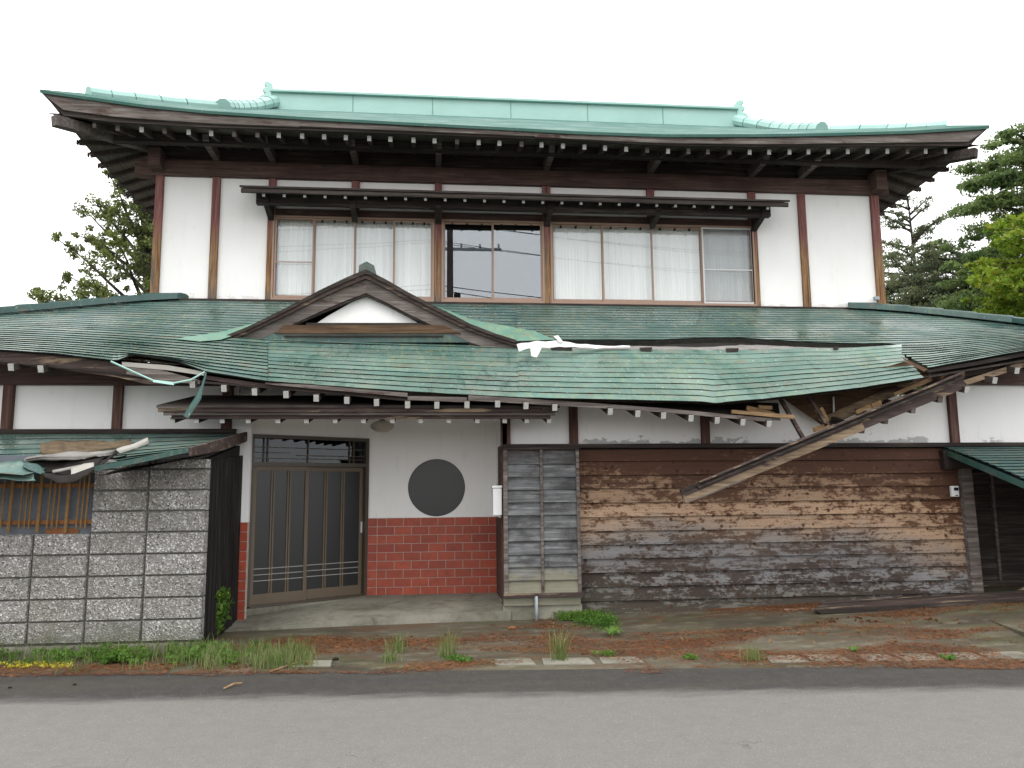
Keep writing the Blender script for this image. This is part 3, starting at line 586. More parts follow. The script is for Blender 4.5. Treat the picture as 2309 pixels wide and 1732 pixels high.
def Bs(u, s_):
    if u <= 1165: t_ = T0(u); return A1(u, t_ + (1 - t_) * s_)
    k = min(1, (u - 1165) / 200); a = P(u, ipl(bt, u)[0], 10.95); b = P(u, ipl(bb, u)[0], 9.33); c = a.lerp(b, s_)
    a1 = A1(1165, t0 + (1 - t0) * s_); d = c.copy(); d.y = a1.y * (1 - k) + c.y * k; 
    uu, vv = proj(c); return P(uu, vv, d.y) + Vector((0, 0, -.015 * math.exp(-((u - 1610) / 18) ** 2) * s_))
strips(Bs, 10, 1165, 2082, lambda u: 0, lambda u: 1 if u < 2033 else solve(Bs, u, [(2000, 776), (2033, 804), (2083, 853)]) if False else (1), 'roofsag', 'roof_strip', HS,
       spl=(1612,)) if False else None
def tB0(u):   # right end of the sagged sheet is cut along the torn edge
    if u <= 2033: return 0
    return solve(Bs, u, [(2000, 750), (2033, 794), (2083, 850)])
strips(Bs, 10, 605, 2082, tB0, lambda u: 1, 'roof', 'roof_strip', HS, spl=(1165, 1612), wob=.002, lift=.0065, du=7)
# underside sheathing of the sagged part and torn felt in the gap
uu = list(np.linspace(1165, 2060, 24))
MB().sheet([[Bs(u, s_) + Vector((0, .02, -.05)) for u in uu] for s_ in (.02, .5, .96)]).build('roof_sheathing', M_['feltbrown'], HS)
uu = list(np.linspace(1170, 2010, 70)); ra_ = [A2(u, solve(A2, u, tear)) + Vector((0, .03, -.07)) for u in uu]; rb_ = [Bs(u, 0) + Vector((0, .01, -.012)) for u in uu]
MB().sheet([[p + Vector((0, .3, .03)) for p in ra_], ra_, rb_]).build('gap_shade_sheet', M_['charcoal'], HS)  # dark sheet added to paint the shade inside the roof tear
def tl(u): return .5 + .18 * math.sin(u * .021) + .1 * mnoise.noise((u * .05, 1, 1))
MB().sheet([[a_.lerp(b_, tl(u)) + Vector((0, -.02, .012)) for u, a_, b_ in zip(uu, ra_, rb_)], [b_ + Vector((0, -.012, .012 + .006 * mnoise.noise((u * .08, 2, 2)))) for u, b_ in zip(uu, rb_)]]).build('torn_underlay', M_['felt'], HS)
for u0_, u1_, dv in ((1240, 1290, 9), (1634, 1664, 10), (1875, 1890, 7), (1440, 1470, 6)):
    p0_, p1_ = Bs(u0_, 0), Bs(u1_, 0); MB().prism([p0_ + Vector((0, -.03, .02)), p1_ + Vector((0, -.03, .025)), P(u1_ - 2, ipl(bt, u1_)[0] + dv, p1_.y - .1), P(u0_ + 5, ipl(bt, u0_)[0] + dv - 3, p0_.y - .1)], (0, -.006, 0)).build('underlay_scrap', M_['charcoal'], HS)
# hip caps
def caps(pts, n, w_, name):
    for k in range(n):
        def at(t):
            t *= len(pts) - 1; i = min(int(t), len(pts) - 2); return Vector(pts[i]).lerp(Vector(pts[i + 1]), t - i)
        a, b = at(k / n), at((k + 1.06) / n if k < n - 1 else 1); d = Vector((0, 0, .012)); s_ = Vector((.6, .75, 0)) * w_
        mb = MB(); h = Vector((0, 0, .13)); prof = lambda p, q: [p - s_ * .5, p - s_ * .42 + h * .75 * q, p - s_ * .2 + h * q, p + s_ * .2 + h * q, p + s_ * .42 + h * .75 * q, p + s_ * .5]
        mb.sheet([prof(a, .9), prof(b, 1.05)]); mb.add(prof(a, .9), [(0, 1, 2, 3, 4, 5)]); mb.add(prof(b, 1.05), [(5, 4, 3, 2, 1, 0)]); mb.build(name, M_['roofdk'], HS)
hl = []
for u in (413, 330, 250, 170, 90, 0, -100, -250, -400): 
    p = A1(u, solve(A1, u, hipL) if u < 405 else 0); hl.append(p)
caps(hl, 9, .26, 'hip_cap')
hr = []
for u in (1915, 2000, 2100, 2200, 2309, 2420, 2540): hr.append(A2(u, solve(A2, u, hipR) if u > 1925 else 0))
caps(hr, 8, .26, 'hip_cap')
# side slopes of the lower roof beyond the hips
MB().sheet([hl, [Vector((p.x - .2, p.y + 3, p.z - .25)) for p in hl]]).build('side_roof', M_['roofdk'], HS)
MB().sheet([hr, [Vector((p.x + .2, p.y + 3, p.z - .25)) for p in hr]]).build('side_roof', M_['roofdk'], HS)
MB().box((-7.4, 10.5, 0), (-7.3, 21, 3)).build('side_wall', M_['plaster'], HS)

# ---- gable over the entrance (on the lower roof)
_t = solve(A1, 800, [(0, 770), (2000, 770)]); GY = A1(800, _t).y - .1; print('GY', GY)
ot = [(452, 768), (500, 757), (560, 733), (640, 693), (720, 651), (780, 622), (825, 603), (870, 626), (920, 655), (990, 692), (1060, 727), (1120, 750), (1168, 765)]
def barge(off_in, off_out, name, mat, yo, th, thick_end=1.):
    for side in (0, 1):
        pts = ot[:7] if side == 0 else ot[6:]; lo_, up_ = [], []
        for i, (u, v) in enumerate(pts):
            e = abs(u - 825) / 370; k = 1 - .35 * e * thick_end
            up_.append(P(u, v + off_out * k, GY + yo)); lo_.append(P(u, v + off_in * k, GY + yo))
        mb = MB()
        for i in range(len(pts) - 1): mb.prism([up_[i], up_[i + 1], lo_[i + 1], lo_[i]], (0, th, 0))
        mb.build(name, M_[mat], GB)
GB = MB().ppoly([(700, 738), (740, 712), (825, 664), (915, 712), (955, 736)], GY + .16, .05).build('gable', M_['plaster'], HS)
barge(14, 4, 'roof_edge_board', 'darkwood', -.05, .4); barge(25, 13, 'upper_bargeboard', 'purple', -.02, .08); barge(58, 24, 'bargeboard', 'greywood', .03, .05); barge(64, 57, 'bargeboard_lip', 'darkwood', .05, .07)
MB().ppoly([(640, 733), (1000, 733), (1040, 752), (620, 752)], GY + .012, .06).build('gable_beam', M_['rawbrown'], GB)
MB().ppoly([(600, 752), (1060, 752), (1140, 772), (560, 772)], GY + .035, .05).build('gable_skirt', M_['roofdk'], GB)
MB().ppoly([(640, 756), (1000, 756), (1000, 759), (640, 759)], GY + .0, .03).build('gable_batten', M_['darkwood'], GB)
MB().ppoly([(690, 728), (962, 728), (962, 733), (690, 733)], GY + .07, .05).build('gable_batten', M_['darkwood'], GB)
# roof slopes of the gable, running back to the main roof
gr = [P(u, v + 5, GY + .1) for u, v in ot]
def back(p):   # meet the main roof plane
    best = p.copy(); y = p.y
    for _ in range(120):
        y += .03; u = proj((p.x, y, p.z))[0]; t = (13.58 - y) / 4.2
        if t <= 0: break
        if A1(min(u, 1165), t).z > p.z: break
    return Vector((p.x, y, p.z))
MB().sheet([[p + Vector((0, 0, -.03)) for p in gr], [back(p) + Vector((0, .1, -.03)) for p in gr]], .03).build('gable_slope', M_['roof'], GB)
tr = gr[6]; MB().prism([(tr.x - .12, tr.y + .12, tr.z - .03), (tr.x + .12, tr.y + .12, tr.z - .03), (tr.x + .11, tr.y + .12, tr.z + .1), (tr.x, tr.y + .12, tr.z + .16), (tr.x - .11, tr.y + .12, tr.z + .1)], (0, 2, 0)).build('gable_ridge_cap', M_['roofdk'], GB)
for q, pth in enumerate(([(578, 727), (500, 748), (392, 764), (450, 770), (498, 766), (560, 745)], [(984, 690), (1062, 720), (1130, 733), (1206, 747), (1252, 766), (1166, 769), (1120, 754), (1060, 730)])):
    mb = MB(); mb.add([(lambda S_: P(u, v, S_(u, solve(S_, u, [(0, v), (3000, v)])).y - .12))(A1 if u < 1165 else A2) for u, v in pth], [tuple(range(len(pth)))]); mb.build('valley_flashing', M_['roofsag'], GB)
# ---- ground floor walls
z866 = P(100, 868, YL).z; zr868 = P(2230, 868, YL).z
ZLED = P(1500, 1006, YL).z
XE0, XE1 = P(556, 1100, YL).x, P(1136, 1100, YL).x      # recess
mb = MB(); mb.box((-7.4, YL + .06, 0), (P(528, 1100, YL).x, YL + .16, 3.1)); mb.box((XE1, YL + .06, .1), (P(2180, 1100, YL).x, YL + .16, 2.86)); mb.box((P(2180, 1100, YL).x, YL + .06, 1.95), (9.6, YL + .16, 3.12)); mb.box((P(528, 1100, YL).x, YL + .06, 2.62), (XE1, YL + .16, 2.86))
mb.build('lower_wall', M_['plaster'], HS)
for a, b, v in ((6, 30, 880), (255, 276, 880), (500, 524, 900), (1132, 1151, 960), (1284, 1303, 930), (1582, 1600, 945), (2139, 2157, 890)):
    x0, x1 = P(a, v, YL).x, P(b, v, YL).x; MB().box((x0, YL, ZLED + .02), (x1, YL + .12, 2.86 if 1000 < a < 2100 else 3.1)).build('post', M_['postlow'], HS, bevel=.005)
MB().box((-7.4, YL - .03, z866), (-2.3, YL + .14, z866 + .26)).build('eave_beam', M_['beam'], HS)
MB().box((P(2060, 868, YL).x, YL - .03, zr868), (9.6, YL + .14, zr868 + .22)).build('eave_beam', M_['beam'], HS)
MB().box((-7.4, YL - .03, P(100, 978, YL).z), (P(528, 1100, YL).x, YL + .1, P(100, 968, YL).z)).build('ledge', M_['darkwood'], HS)
MB().box((XE1, YL - .07, ZLED - .025), (9.6, YL + .12, ZLED + .03)).build('ledge', M_['darkwood'], HS)
# plank wall
rowsv = [1014, 1041, 1072, 1102, 1134, 1165, 1196.6, 1227.5, 1258.6, 1290, 1322, 1353, 1388]
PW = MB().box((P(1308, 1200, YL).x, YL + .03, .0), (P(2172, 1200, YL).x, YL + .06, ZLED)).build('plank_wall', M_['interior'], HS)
xa = P(1306, 1200, YL).x; xb = P(2176, 1200, YL).x
for i in range(12):
    zt, zb = P(1509, rowsv[i], YL).z, P(1509, rowsv[i + 1], YL).z
    if i == 11: zb -= .02
    mb = MB(); n = 40; r0 = []; r1 = []; r2 = []
    for k in range(n + 1):
        X = xa + (xb - xa) * k / n; jz = .004 * mnoise.noise((X * 1.1, i * 3.1, 0)); zz = zb
        if i == 11: zz = max(zb, gz(X, YL) - .02)
        if i == 10: zz = max(zb, gz(X, YL) - .02)
        r0.append(Vector((X, YL + .018, zt + .006 + jz))); r1.append(Vector((X, YL - .016 + jz, min(zz + .009 + jz, zt)))); r2.append(Vector((X, YL + .025, min(zz + .012 + jz, zt))))
    mb.sheet([r1, r0], 0); mb.sheet([r2, r1], 0); mb.build('plank', M_['plank'], PW)
# shutter box
YS = 10.12
SB = MB(); sx0, sx1 = P(1137, 1180, YS).x, P(1306, 1180, YS).x; zsT, zsB = P(1220, 1014, YS).z, P(1220, 1337, YS).z; xm = P(1222, 1180, YS).x
SB.box((sx0 + .02, YS + .03, zsB), (sx1 - .01, YL + .06, zsT)); SB = SB.build('shutter_box', M_['darkwood'], HS)
for a, b in ((sx0 - .01, sx0 + .045), (xm - .018, xm + .018), (sx1 - .03, sx1 + .012)): MB().box((a, YS - .02, zsB), (b, YS + .03, zsT)).build('stile', M_['greywood'], SB, bevel=.004)
MB().box((sx0 - .02, YS - .05, zsB - .05), (sx1 + .03, YL, zsB)).build('sill', M_['purple'], SB, bevel=.004)
MB().box((sx0 - .02, YS - .04, zsT), (sx1 + .02, YL, zsT + .03)).build('head', M_['darkwood'], SB)
sv = [1014, 1045, 1074, 1102.5, 1131, 1160, 1189, 1218, 1248, 1277, 1307, 1337]
for i in range(11):
    zt, zb = P(1220, sv[i], YS).z, P(1220, sv[i + 1], YS).z
    for a, b in ((sx0 + .045, xm - .018), (xm + .018, sx1 - .03)):
        MB().sheet([[Vector((a, YS - .008, zb)), Vector((b, YS - .008, zb + R.uniform(-.004, .004)))], [Vector((a, YS + .022, zt)), Vector((b, YS + .022, zt))]], .008).build('board', M_['shut'], SB)
MB().box((sx0 - .01, YS + .0, zsB - .15), (sx1 + .0, YL - .01, zsB - .052)).build('base_board', M_['shut'], SB)
MB().box((sx0 - .02, YS + .03, -.05), (sx1 + .02, YL + .03, zsB - .152)).build('foundation', M_['conc'], HS)
px = P(1209, 1360, YS - .04); MB().tube([(px.x, YS - .04, -.0), (px.x, YS - .04, P(1209, 1345, YS).z), (px.x - .01, YS + .05, P(1209, 1344, YS).z + .02)], .022, 10).build('drain_pipe', M_['pvc'], HS, smooth=True)
# corner post at recess
MB().box((XE1 - .03, YL + .0, .12), (XE1 + .045, YL + .11, 2.95)).build('post', M_['postlow'], HS)
# entrance recess: ceiling, back wall with round window
DL, DR = Vector((P(556, 1200, 10.55).x, 10.55, 0)), Vector((P(826, 1200, YE).x, YE, 0))
ZF = .2
MB().box((P(528, 1100, YL).x, YL + .1, 2.6), (XE1, 12.3, 2.66)).build('porch_ceiling', M_['plaster'], HS)
cc = P(984.6, 1099.5, YE); rad = 63.5 / 1800 * YE; bw0, bw1 = DR.x, P(1122, 1200, YE).x; zbk = P(960, 1167, YE).z; zc0, zc1 = ZF - .05, 2.62
mb = MB(); n = 64; ring = [Vector((cc.x + rad * math.cos(2 * math.pi * k / n), YE, cc.z + rad * math.sin(2 * math.pi * k / n))) for k in range(n)]
def sq(k):
    c, s_ = math.cos(2 * math.pi * k / n), math.sin(2 * math.pi * k / n); m = rad * 1.04 / max(abs(c), abs(s_)); return Vector((cc.x + c * m, YE, cc.z + s_ * m))
def sq_old(k):
    c, s_ = math.cos(2 * math.pi * k / n), math.sin(2 * math.pi * k / n); fx = (bw1 - cc.x if c > 0 else cc.x - bw0) / max(abs(c), 1e-6); fz = (zc1 - cc.z if s_ > 0 else cc.z - (zbk - .02)) / max(abs(s_), 1e-6); m = min(fx, fz); return Vector((cc.x + c * m, YE, cc.z + s_ * m))
outr = [sq(k) for k in range(n)]
for k in range(n): k2 = (k + 1) % n; mb.add([ring[k], ring[k2], outr[k2], outr[k]], [(0, 1, 2, 3)]); mb.add([ring[k], ring[k2], ring[k2] + Vector((0, .1, 0)), ring[k] + Vector((0, .1, 0))], [(0, 1, 2, 3)])
rq = rad * 1.04
mb.box((bw0, YE, zbk - .02), (cc.x - rq, YE + .1, zc1)); mb.box((cc.x + rq, YE, zbk - .02), (bw1, YE + .1, zc1)); mb.box((cc.x - rq, YE, zbk - .02), (cc.x + rq, YE + .1, cc.z - rq)); mb.box((cc.x - rq, YE, cc.z + rq), (cc.x + rq, YE + .1, zc1))
mb.box((bw0, YE + .1, 0), (bw1 + .1, YE + .14, 2.62)); EW = mb.build('entrance_wall', M_['plaster'], HS)
mb = MB(); mb.tube([(cc.x, YE + .05, cc.z), (cc.x, YE + .06, cc.z)], rad + .01, 48); RW = mb.build('round_window', M_['doorglass'], HS)
for k in range(-9, 10):
    X = cc.x + k * .042; hh = math.sqrt(max(0, rad ** 2 - (k * .042) ** 2))
    MB().box((X - .005, YE + .035, cc.z - hh), (X + .005, YE + .045, cc.z + hh)).build('lattice_bar', M_['doorglass'], RW)
for k in range(-4, 5): Zz = cc.z + k * .09; hh = math.sqrt(max(0, rad ** 2 - (k * .09) ** 2)); MB().box((cc.x - hh, YE + .047, Zz - .003), (cc.x + hh, YE + .049, Zz + .003)).build('lattice_bar', M_['doorglass'], RW)
# brick wainscot
WN = MB().box((bw0, YE - .035, ZF - .1), (bw1, YE - .003, zbk)).build('tile_wainscot', M_['grout'], HS)
ph, pw = .1185, .239; src = None
def tile(w_, h_, parent, x, y, z):
    me = MB().box((.0045, -.008, .0045), (w_ - .0045, 0, h_ - .0045)); o = me.build('brick', M_['brick'], parent, origin=(0, 0, 0)); place(o, parent, (x, y, z)); return o
jw = (bw1 - bw0) * (411 - 343) / (1162 - 343)
for r in range(12):
    zt = zbk - r * ph; zb = max(zt - ph, ZF - .1); 
    if zt - zb < .02: continue
    tile(jw, zt - zb, WN, bw0, YE - .036, zb)
    x = bw0 + jw; first = True
    while x < bw1 - .01:
        wd = pw * (.53 if (first and r % 2 == 0) else 1); wd = min(wd, bw1 - x); tile(wd, zt - zb, WN, x, YE - .036, zb); x += wd; first = False
# strip left of the door
lx0, lx1 = P(527, 1250, YL + .02).x, P(557, 1250, YL + .02).x; zl = P(540, 1178, YL).z
MB().box((lx0 - .1, YL + .02, zl), (lx1, YL + .1, 2.62)).build('door_side_wall', M_['plaster'], HS)
WL = MB().box((lx0 - .1, YL + .02, 0), (lx1, YL + .1, zl)).build('tile_pilaster', M_['grout'], HS)
for r in range(11):
    zt = zl - r * ph; zb = max(zt - ph, .03)
    if zt - zb > .02: tile(lx1 - lx0 + .0, zt - zb, WL, lx0, YL + .019, zb)
# right return of recess
RT = MB().box((XE1 - .0, YL + .16, .1), (XE1 + .08, YE + .05, 2.62)).build('return_wall', M_['plaster'], HS)
MB().box((XE1 - .012, YL + .3, ZF), (XE1 - .001, YE - .04, zbk)).build('return_skirting', M_['beam'], RT)
MB().box((XE1 - .03, YL + .12, zbk + .3), (XE1 - .001, YL + .55, zbk + .95)).build('wooden_plate', M_['purple'], RT)
# platform
mb = MB(); yf = 10.12; r0, r1, r2, r3 = [], [], [], []
for k in range(21):
    X = lx0 - .1 + (XE1 + .06 - lx0 + .1) * k / 20; t = k / 20
    zf_ = .075 + .06 * t; r0.append(Vector((X, yf - .3 * (1 - t) ** 2, gz(X, yf) - .03))); r1.append(Vector((X, yf - .3 * (1 - t) ** 2, zf_ * min(1, .35 + t * 1.3)))); r2.append(Vector((X, YE, ZF - .0)))
mb.sheet([r0, r1, r2]); tag(mb.build('porch_step', M_['conc'], HS))
# doors
dn = (DR - DL).normalized(); dnn = Vector((dn.y, -dn.x, 0))   # towards camera
def DP(u, v):
    r = ray(u, v); o = np.array([0, 0, H]); k = ((DL.x * dnn.x + DL.y * dnn.y)) / (r[0] * dnn.x + r[1] * dnn.y); return Vector(o + r * k)
def ds(u): return (DP(u, 1200) - DL).dot(dn)
Ltot = (DR - DL).length; zd1 = DP(690, 1052).z; ztr = DP(690, 984).z; zd0 = ZF
def dbox(mb, s0, s1, z0_, z1_, d0, d1, mi=0):
    q = [DL + dn * s_ + dnn * d for s_, d in ((s0, d0), (s1, d0), (s1, d1), (s0, d1))]
    return mb.prism([(p.x, p.y, z0_) for p in q], (0, 0, z1_ - z0_), mi)
mb = MB()
for s0, s1, a, b in ((0, .05, zd0, ztr), (Ltot - .05, Ltot, zd0, ztr), (.05, Ltot - .05, ztr - .045, ztr), (.05, Ltot - .05, zd1, zd1 + .05), (.05, Ltot - .05, zd0 - .03, zd0 + .015)): dbox(mb, s0, s1, a, b, -.06, .05)
DO = mb.build('entrance_door', M_['aludk'], HS)
mb = MB(); dbox(mb, -.02, Ltot, -.1, zd0 - .02, -.1, .09); mb.build('threshold', M_['conc'], HS)
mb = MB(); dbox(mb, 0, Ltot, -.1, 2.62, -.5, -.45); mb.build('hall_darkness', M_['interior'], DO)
mb = MB(); dbox(mb, -.05, Ltot, ztr, 2.62, -.06, .0); mb.build('wall_above_door', M_['plaster'], HS)
M_['doorfr'] = simple('brown_door_aluminium', (.12, .09, .06), .45, .4, .15)
for side in (0, 1):
    s0, s1 = (.05, ds(689) + .02) if side == 0 else (ds(689) - .01, Ltot - .05); d = .02 if side == 0 else -.03
    mb = MB(); f = .05
    for a, b, c, e in ((s0, s0 + f, zd0 + .015, zd1), (s1 - f, s1, zd0 + .015, zd1), (s0 + f, s1 - f, zd1 - .06, zd1), (s0 + f, s1 - f, zd0 + .015, zd0 + .14)): dbox(mb, a, b, c, e, d - .03, d)
    PN = mb.build('sliding_door_panel', M_['doorfr'], DO)
    mb = MB(); dbox(mb, s0 + f, s1 - f, zd0 + .14, zd1 - .06, d - .022, d - .014); mb.build('glass', M_['doorglass'], PN)
    for q in (1, 2):
        sm = s0 + f + (s1 - s0 - 2 * f) * q / 3
        for o_ in (-.016, .016): mb = MB(); dbox(mb, sm + o_ - .01, sm + o_ + .01, zd0 + .14, zd1 - .06, d - .014, d - .002); mb.build('mullion', M_['doorfr'], PN)
    for q in range(3): zz = zd0 + .3 + q * .075; mb = MB(); dbox(mb, s0 + f, s1 - f, zz, zz + .01, d - .013, d + .0); mb.build('rail', M_['dullalu'], PN)
sh = ds(816); mb = MB(); dbox(mb, sh - .01, sh + .015, 1.05, 1.2, -.03, -.015); mb.build('door_pull', M_['silver'], DO)
mb = MB(); dbox(mb, .05, Ltot - .05, zd1 + .05, ztr - .045, -.03, -.02); TG = mb.build('transom_pane', M_['transglass'], DO)
for u in (590, 599, 691, 786, 795): mb = MB(); dbox(mb, ds(u) - .008, ds(u) + .008, zd1 + .05, ztr - .045, -.02, .0); mb.build('transom_bar', M_['aludk'], TG)
for zz, a, b in ((.4, 560, 650), (.4, 560, 599), (.62, 560, 826), (.3, 665, 826), (.15, 560, 826)): z_ = zd1 + .05 + (ztr - zd1 - .1) * zz; mb = MB(); dbox(mb, max(.05, ds(a)), min(Ltot - .05, ds(b)), z_, z_ + .01, -.019, .002); mb.build('transom_bar', M_['aludk'], TG)
# porch lamp
lp = P(862, 958, 10.85); LM = thing('ceiling_lamp', (lp.x, lp.y, 2.5), 'shallow unlit dome lamp on the ceiling over the entrance door', 'lamp')
mb = MB(); prof = [(.0, -.09), (.08, -.085), (.14, -.05), (.165, 0), (.12, .04), (.06, .06), (0.001, .1)]
mb.sheet([[Vector((lp.x + r * math.cos(t * math.pi / 8), lp.y + r * math.sin(t * math.pi / 8), 2.5 + z)) for t in range(17)] for r, z in prof]); mb.build('lamp_shade', M_['lampglass'], LM, smooth=True)
# entrance canopy
ye = 9.5; zt_ = P(700, 914, ye).z; cl, cr = P(353, 913, ye).x, P(1262, 918, ye).x
CA = MB().sheet([[Vector((cl, ye, zt_)), Vector((cr, ye, zt_))], [Vector((cl + .2, YL + .06, zt_ + .22)), Vector((cr - .05, YL + .06, zt_ + .22))]], .03).build('entrance_canopy', M_['darkwood'], HS)
MB().box((cl + .01, ye + .02, zt_ - .075), (cr - .02, ye + .06, zt_ - .032)).build('fascia', M_['purple'], CA); MB().box((cl + .06, ye + .06, zt_ - .11), (cr - .05, ye + .1, zt_ - .075)).build('fascia', M_['greywood'], CA)
MB().box((cl + .14, ye + .1, zt_ - .15), (cr - .1, ye + .14, zt_ - .11)).build('fascia', M_['purple'], CA)
MB().sheet([[Vector((cl + .15, ye + .14, zt_ - .13)), Vector((cr - .12, ye + .14, zt_ - .13))], [Vector((cl + .2, YL + .05, zt_ + .1)), Vector((cr - .12, YL + .05, zt_ + .1))]]).build('ceiling_board', M_['darkwood'], CA)
for u in (389, 443, 501, 560, 627, 691, 756, 820, 885, 949, 1012, 1076, 1138, 1188, 1238):
    p = P(u, 948, ye + .14); MB().beam((p.x, p.y, p.z), (p.x, YL + .1, p.z + .16), .055, .065).build('rafter', M_['darkwoody'], CA)
    MB().beam((p.x, p.y - .008, p.z - .002), (p.x, p.y, p.z), .054, .064).build('rafter_end', M_['whiteend'], HS)
# lower eave rafters
rf = [(25, 827), (92, 831), (434, 866), (505, 875), (574, 883), (645, 889), (713, 897), (782, 902), (849, 907), (919, 912), (985, 913), (1053, 912), (1122, 910), (1186, 914), (1251, 918), (1376, 927), (1438, 932), (1496, 936), (1558, 942), (1617, 947), (1675, 951), (1734, 955), (1944, 969), (1997, 948), (2059, 924), (2120, 900), (2180, 878), (2243, 857), (2293, 835)]
for u, v in rf:
    p = P(u, v + 1, 9.36); e = Vector((p.x + R.uniform(-.01, .01), YL + .15, p.z + .3)); right = u > 1900
    MB().beam(p, e, .06, .08).build('rafter', M_['darkwoody'], HS)
    MB().beam(p - Vector((0, .008, .003)), p, .0585, .078).build('rafter_end', M_['whiteend' if not (1900 < u < 2150) else 'greywood'], HS)
# soffit behind rafters (left and middle)
def soff(u0, u1, fn, name='eave_soffit', mat='darkwood'):
    us_ = list(np.linspace(u0, u1, 20)); MB().sheet([[P(u, fn(u), 9.45) for u in us_], [Vector((P(u, fn(u), 10.32).x, 10.36, P(u, fn(u), 9.45).z + .3)) for u in us_]], .02).build(name, M_[mat], HS)
soff(-60, 430, lambda u: ipl([(-60, 808), (0, 812), (253, 838), (434, 860)], u)[0]); soff(430, 1190, lambda u: ipl([(430, 858), (604, 872), (919, 900), (1190, 904)], u)[0]); soff(1190, 1760, lambda u: ipl([(1190, 904), (1500, 925), (1740, 945)], u)[0]); soff(2095, 2420, lambda u: ipl([(2095, 848), (2309, 812), (2420, 800)], u)[0])
# front fascia boards, broken into pieces
def fboard(pts, Y, h, name, mat, th=.03):
    mb = MB()
    for (a, b) in zip(pts, pts[1:]):
        mb.prism([P(a[0], a[1], Y), P(b[0], b[1], Y), P(b[0], b[1] + b[2], Y), P(a[0], a[1] + a[2], Y)], (0, th, 0))
    return mb.build(name, M_[mat], HS)
fboard([(-100, 786, 27), (0, 792, 27), (127, 801, 30), (262, 817, 33), (330, 838, 28), (395, 857, 11)], 9.47, 0, 'fascia', 'purple')
fboard([(285, 822, 22), (340, 828, 26), (392, 842, 20), (450, 858, 8)], 9.44, 0, 'exposed_fascia', 'greywood'); fboard([(275, 816, 10), (380, 824, 11), (460, 838, 9)], 9.43, 0, 'torn_underlay', 'feltlight')
fboard([(598, 863, 3), (700, 868, 8), (919, 886, 9)], 9.4, 0, 'fascia', 'greywood'); fboard([(460, 846, 9), (600, 866, 9), (919, 897, 8)], 9.46, 0, 'fascia', 'purple')
fboard([(919, 893, 9), (1053, 896, 11)], 9.42, 0, 'fascia', 'tan' if False else 'greywood'); fboard([(1056, 891, 12), (1300, 906, 11), (1500, 921, 9), (1740, 944, 8)], 9.4, 0, 'fascia', 'greywood'); fboard([(919, 884, 8), (1056, 892, 8)], 9.5, 0, 'fascia', 'purple')
fboard([(1650, 924, 8), (1791, 936, 9)], 9.5, 0, 'roof_batten', 'tan')
fboard([(2093, 833, 7), (2200, 815, 9), (2309, 794, 9), (2450, 775, 10)], 9.45, 0, 'fascia', 'darkwood'); fboard([(2170, 836, 15), (2240, 822, 16), (2309, 808, 16), (2450, 790, 18)], 9.6, 0, 'fascia', 'purple')
# interior sheathing seen through the broken eave
MB().add([P(1760, 895, 10.2), P(2040, 815, 9.9), P(2110, 850, 9.9), P(1862, 965, 10.2)], [(0, 1, 2, 3)]).build('broken_soffit', M_['rawbrown'], HS)
MB().add([P(1845, 945, 10.0), P(1935, 905, 10.0), P(2060, 850, 9.9), P(2110, 845, 9.8), P(1990, 905, 9.95), P(1862, 962, 10.1)], [(0, 1, 2, 3, 4, 5)]).build('exposed_board', M_['fasciap'], HS)
for a, b, w_ in (((1683, 920), (1745, 935), .06), ((1710, 918), (1740, 920), .05), ((2015, 890), (2100, 855), .05), ((1930, 930), (1985, 905), .05), ((1965, 915), (1986, 908), .06), ((1835, 970), (1868, 957), .055), ((2163, 846), (2198, 832), .05), ((1850, 920), (1866, 950), .05), ((2120, 850), (2135, 838), .05)):
    MB().beam(P(a[0], a[1], 9.6), P(b[0], b[1], 9.65), .03, w_).build('splintered_batten', M_['tan'], HS)
for a, b in (((1756, 893), (1813, 992)), ((1818, 888), (1864, 958))): MB().beam(P(*a, 9.75), P(*b, 9.5), .04, .05, up=(0, 1, 0)).build('broken_rafter', M_['purple'], HS)
MB().beam(P(1879, 895, 10.1), P(1880, 945, 10.1), .02, .02, up=(0, 1, 0)).build('hanging_wire', M_['silver'], HS)
MB().prism([P(2172, 858, 9.5), P(2330, 808, 9.5), P(2330, 822, 9.5), P(2180, 868, 9.5)], (0, .03, 0)).build('bare_fascia', M_['fasciap'], HS)
mb = MB(); mb.add([P(2033, 805, 9.9), P(2093, 833, 9.42), P(2084, 838, 9.45), P(2045, 818, 9.7)], [(0, 1, 2, 3)]); mb.build('torn_roof_edge', M_['rawbrown'], HS)

# small fixture high on the right corner
MB().cbox(P(1976, 673, YU - .05), (.08, .08, .06)).build('wall_socket', M_['pvc'], HS)

# ------------------------------------------------------------------ hanging gutter board
HG = thing('fallen_eave_board', P(1540, 1120, 9.15), 'long brown eave board with gutter hanging diagonally from the broken roof edge', 'broken board')
a, b = P(1540, 1120, 9.15), P(2172, 858, 9.4); d = (b - a).normalized()
def hb(off0, off1, yo, th, name, mat, s0=0., s1=1.):
    up = Vector((-d.z, 0, d.x)); p, q = a.lerp(b, s0), a.lerp(b, s1); y = Vector((0, yo, 0))
    return MB().prism([p + up * off0 + y, q + up * off0 * 1.15 + y, q + up * off1 * 1.15 + y, p + up * off1 + y], (0, th, 0)).build(name, M_[mat], HG)
hb(-.085, -.005, .0, .035, 'board', 'fasciap', 0, .62); hb(-.085, -.005, .0, .035, 'board', 'purple', .62, 1.); hb(-.005, .05, -.006, .04, 'painted_strip', 'purple'); hb(.025, .05, -.05, .05, 'ledge_strip', 'darkwood', .05); hb(.05, .085, -.02, .06, 'gutter_back', 'darkwood', .0); hb(.078, .092, -.08, .1, 'gutter_lip', 'purple', .06)
hb(-.088, -.074, -.008, .05, 'lower_edge', 'greywood', 0, .2)
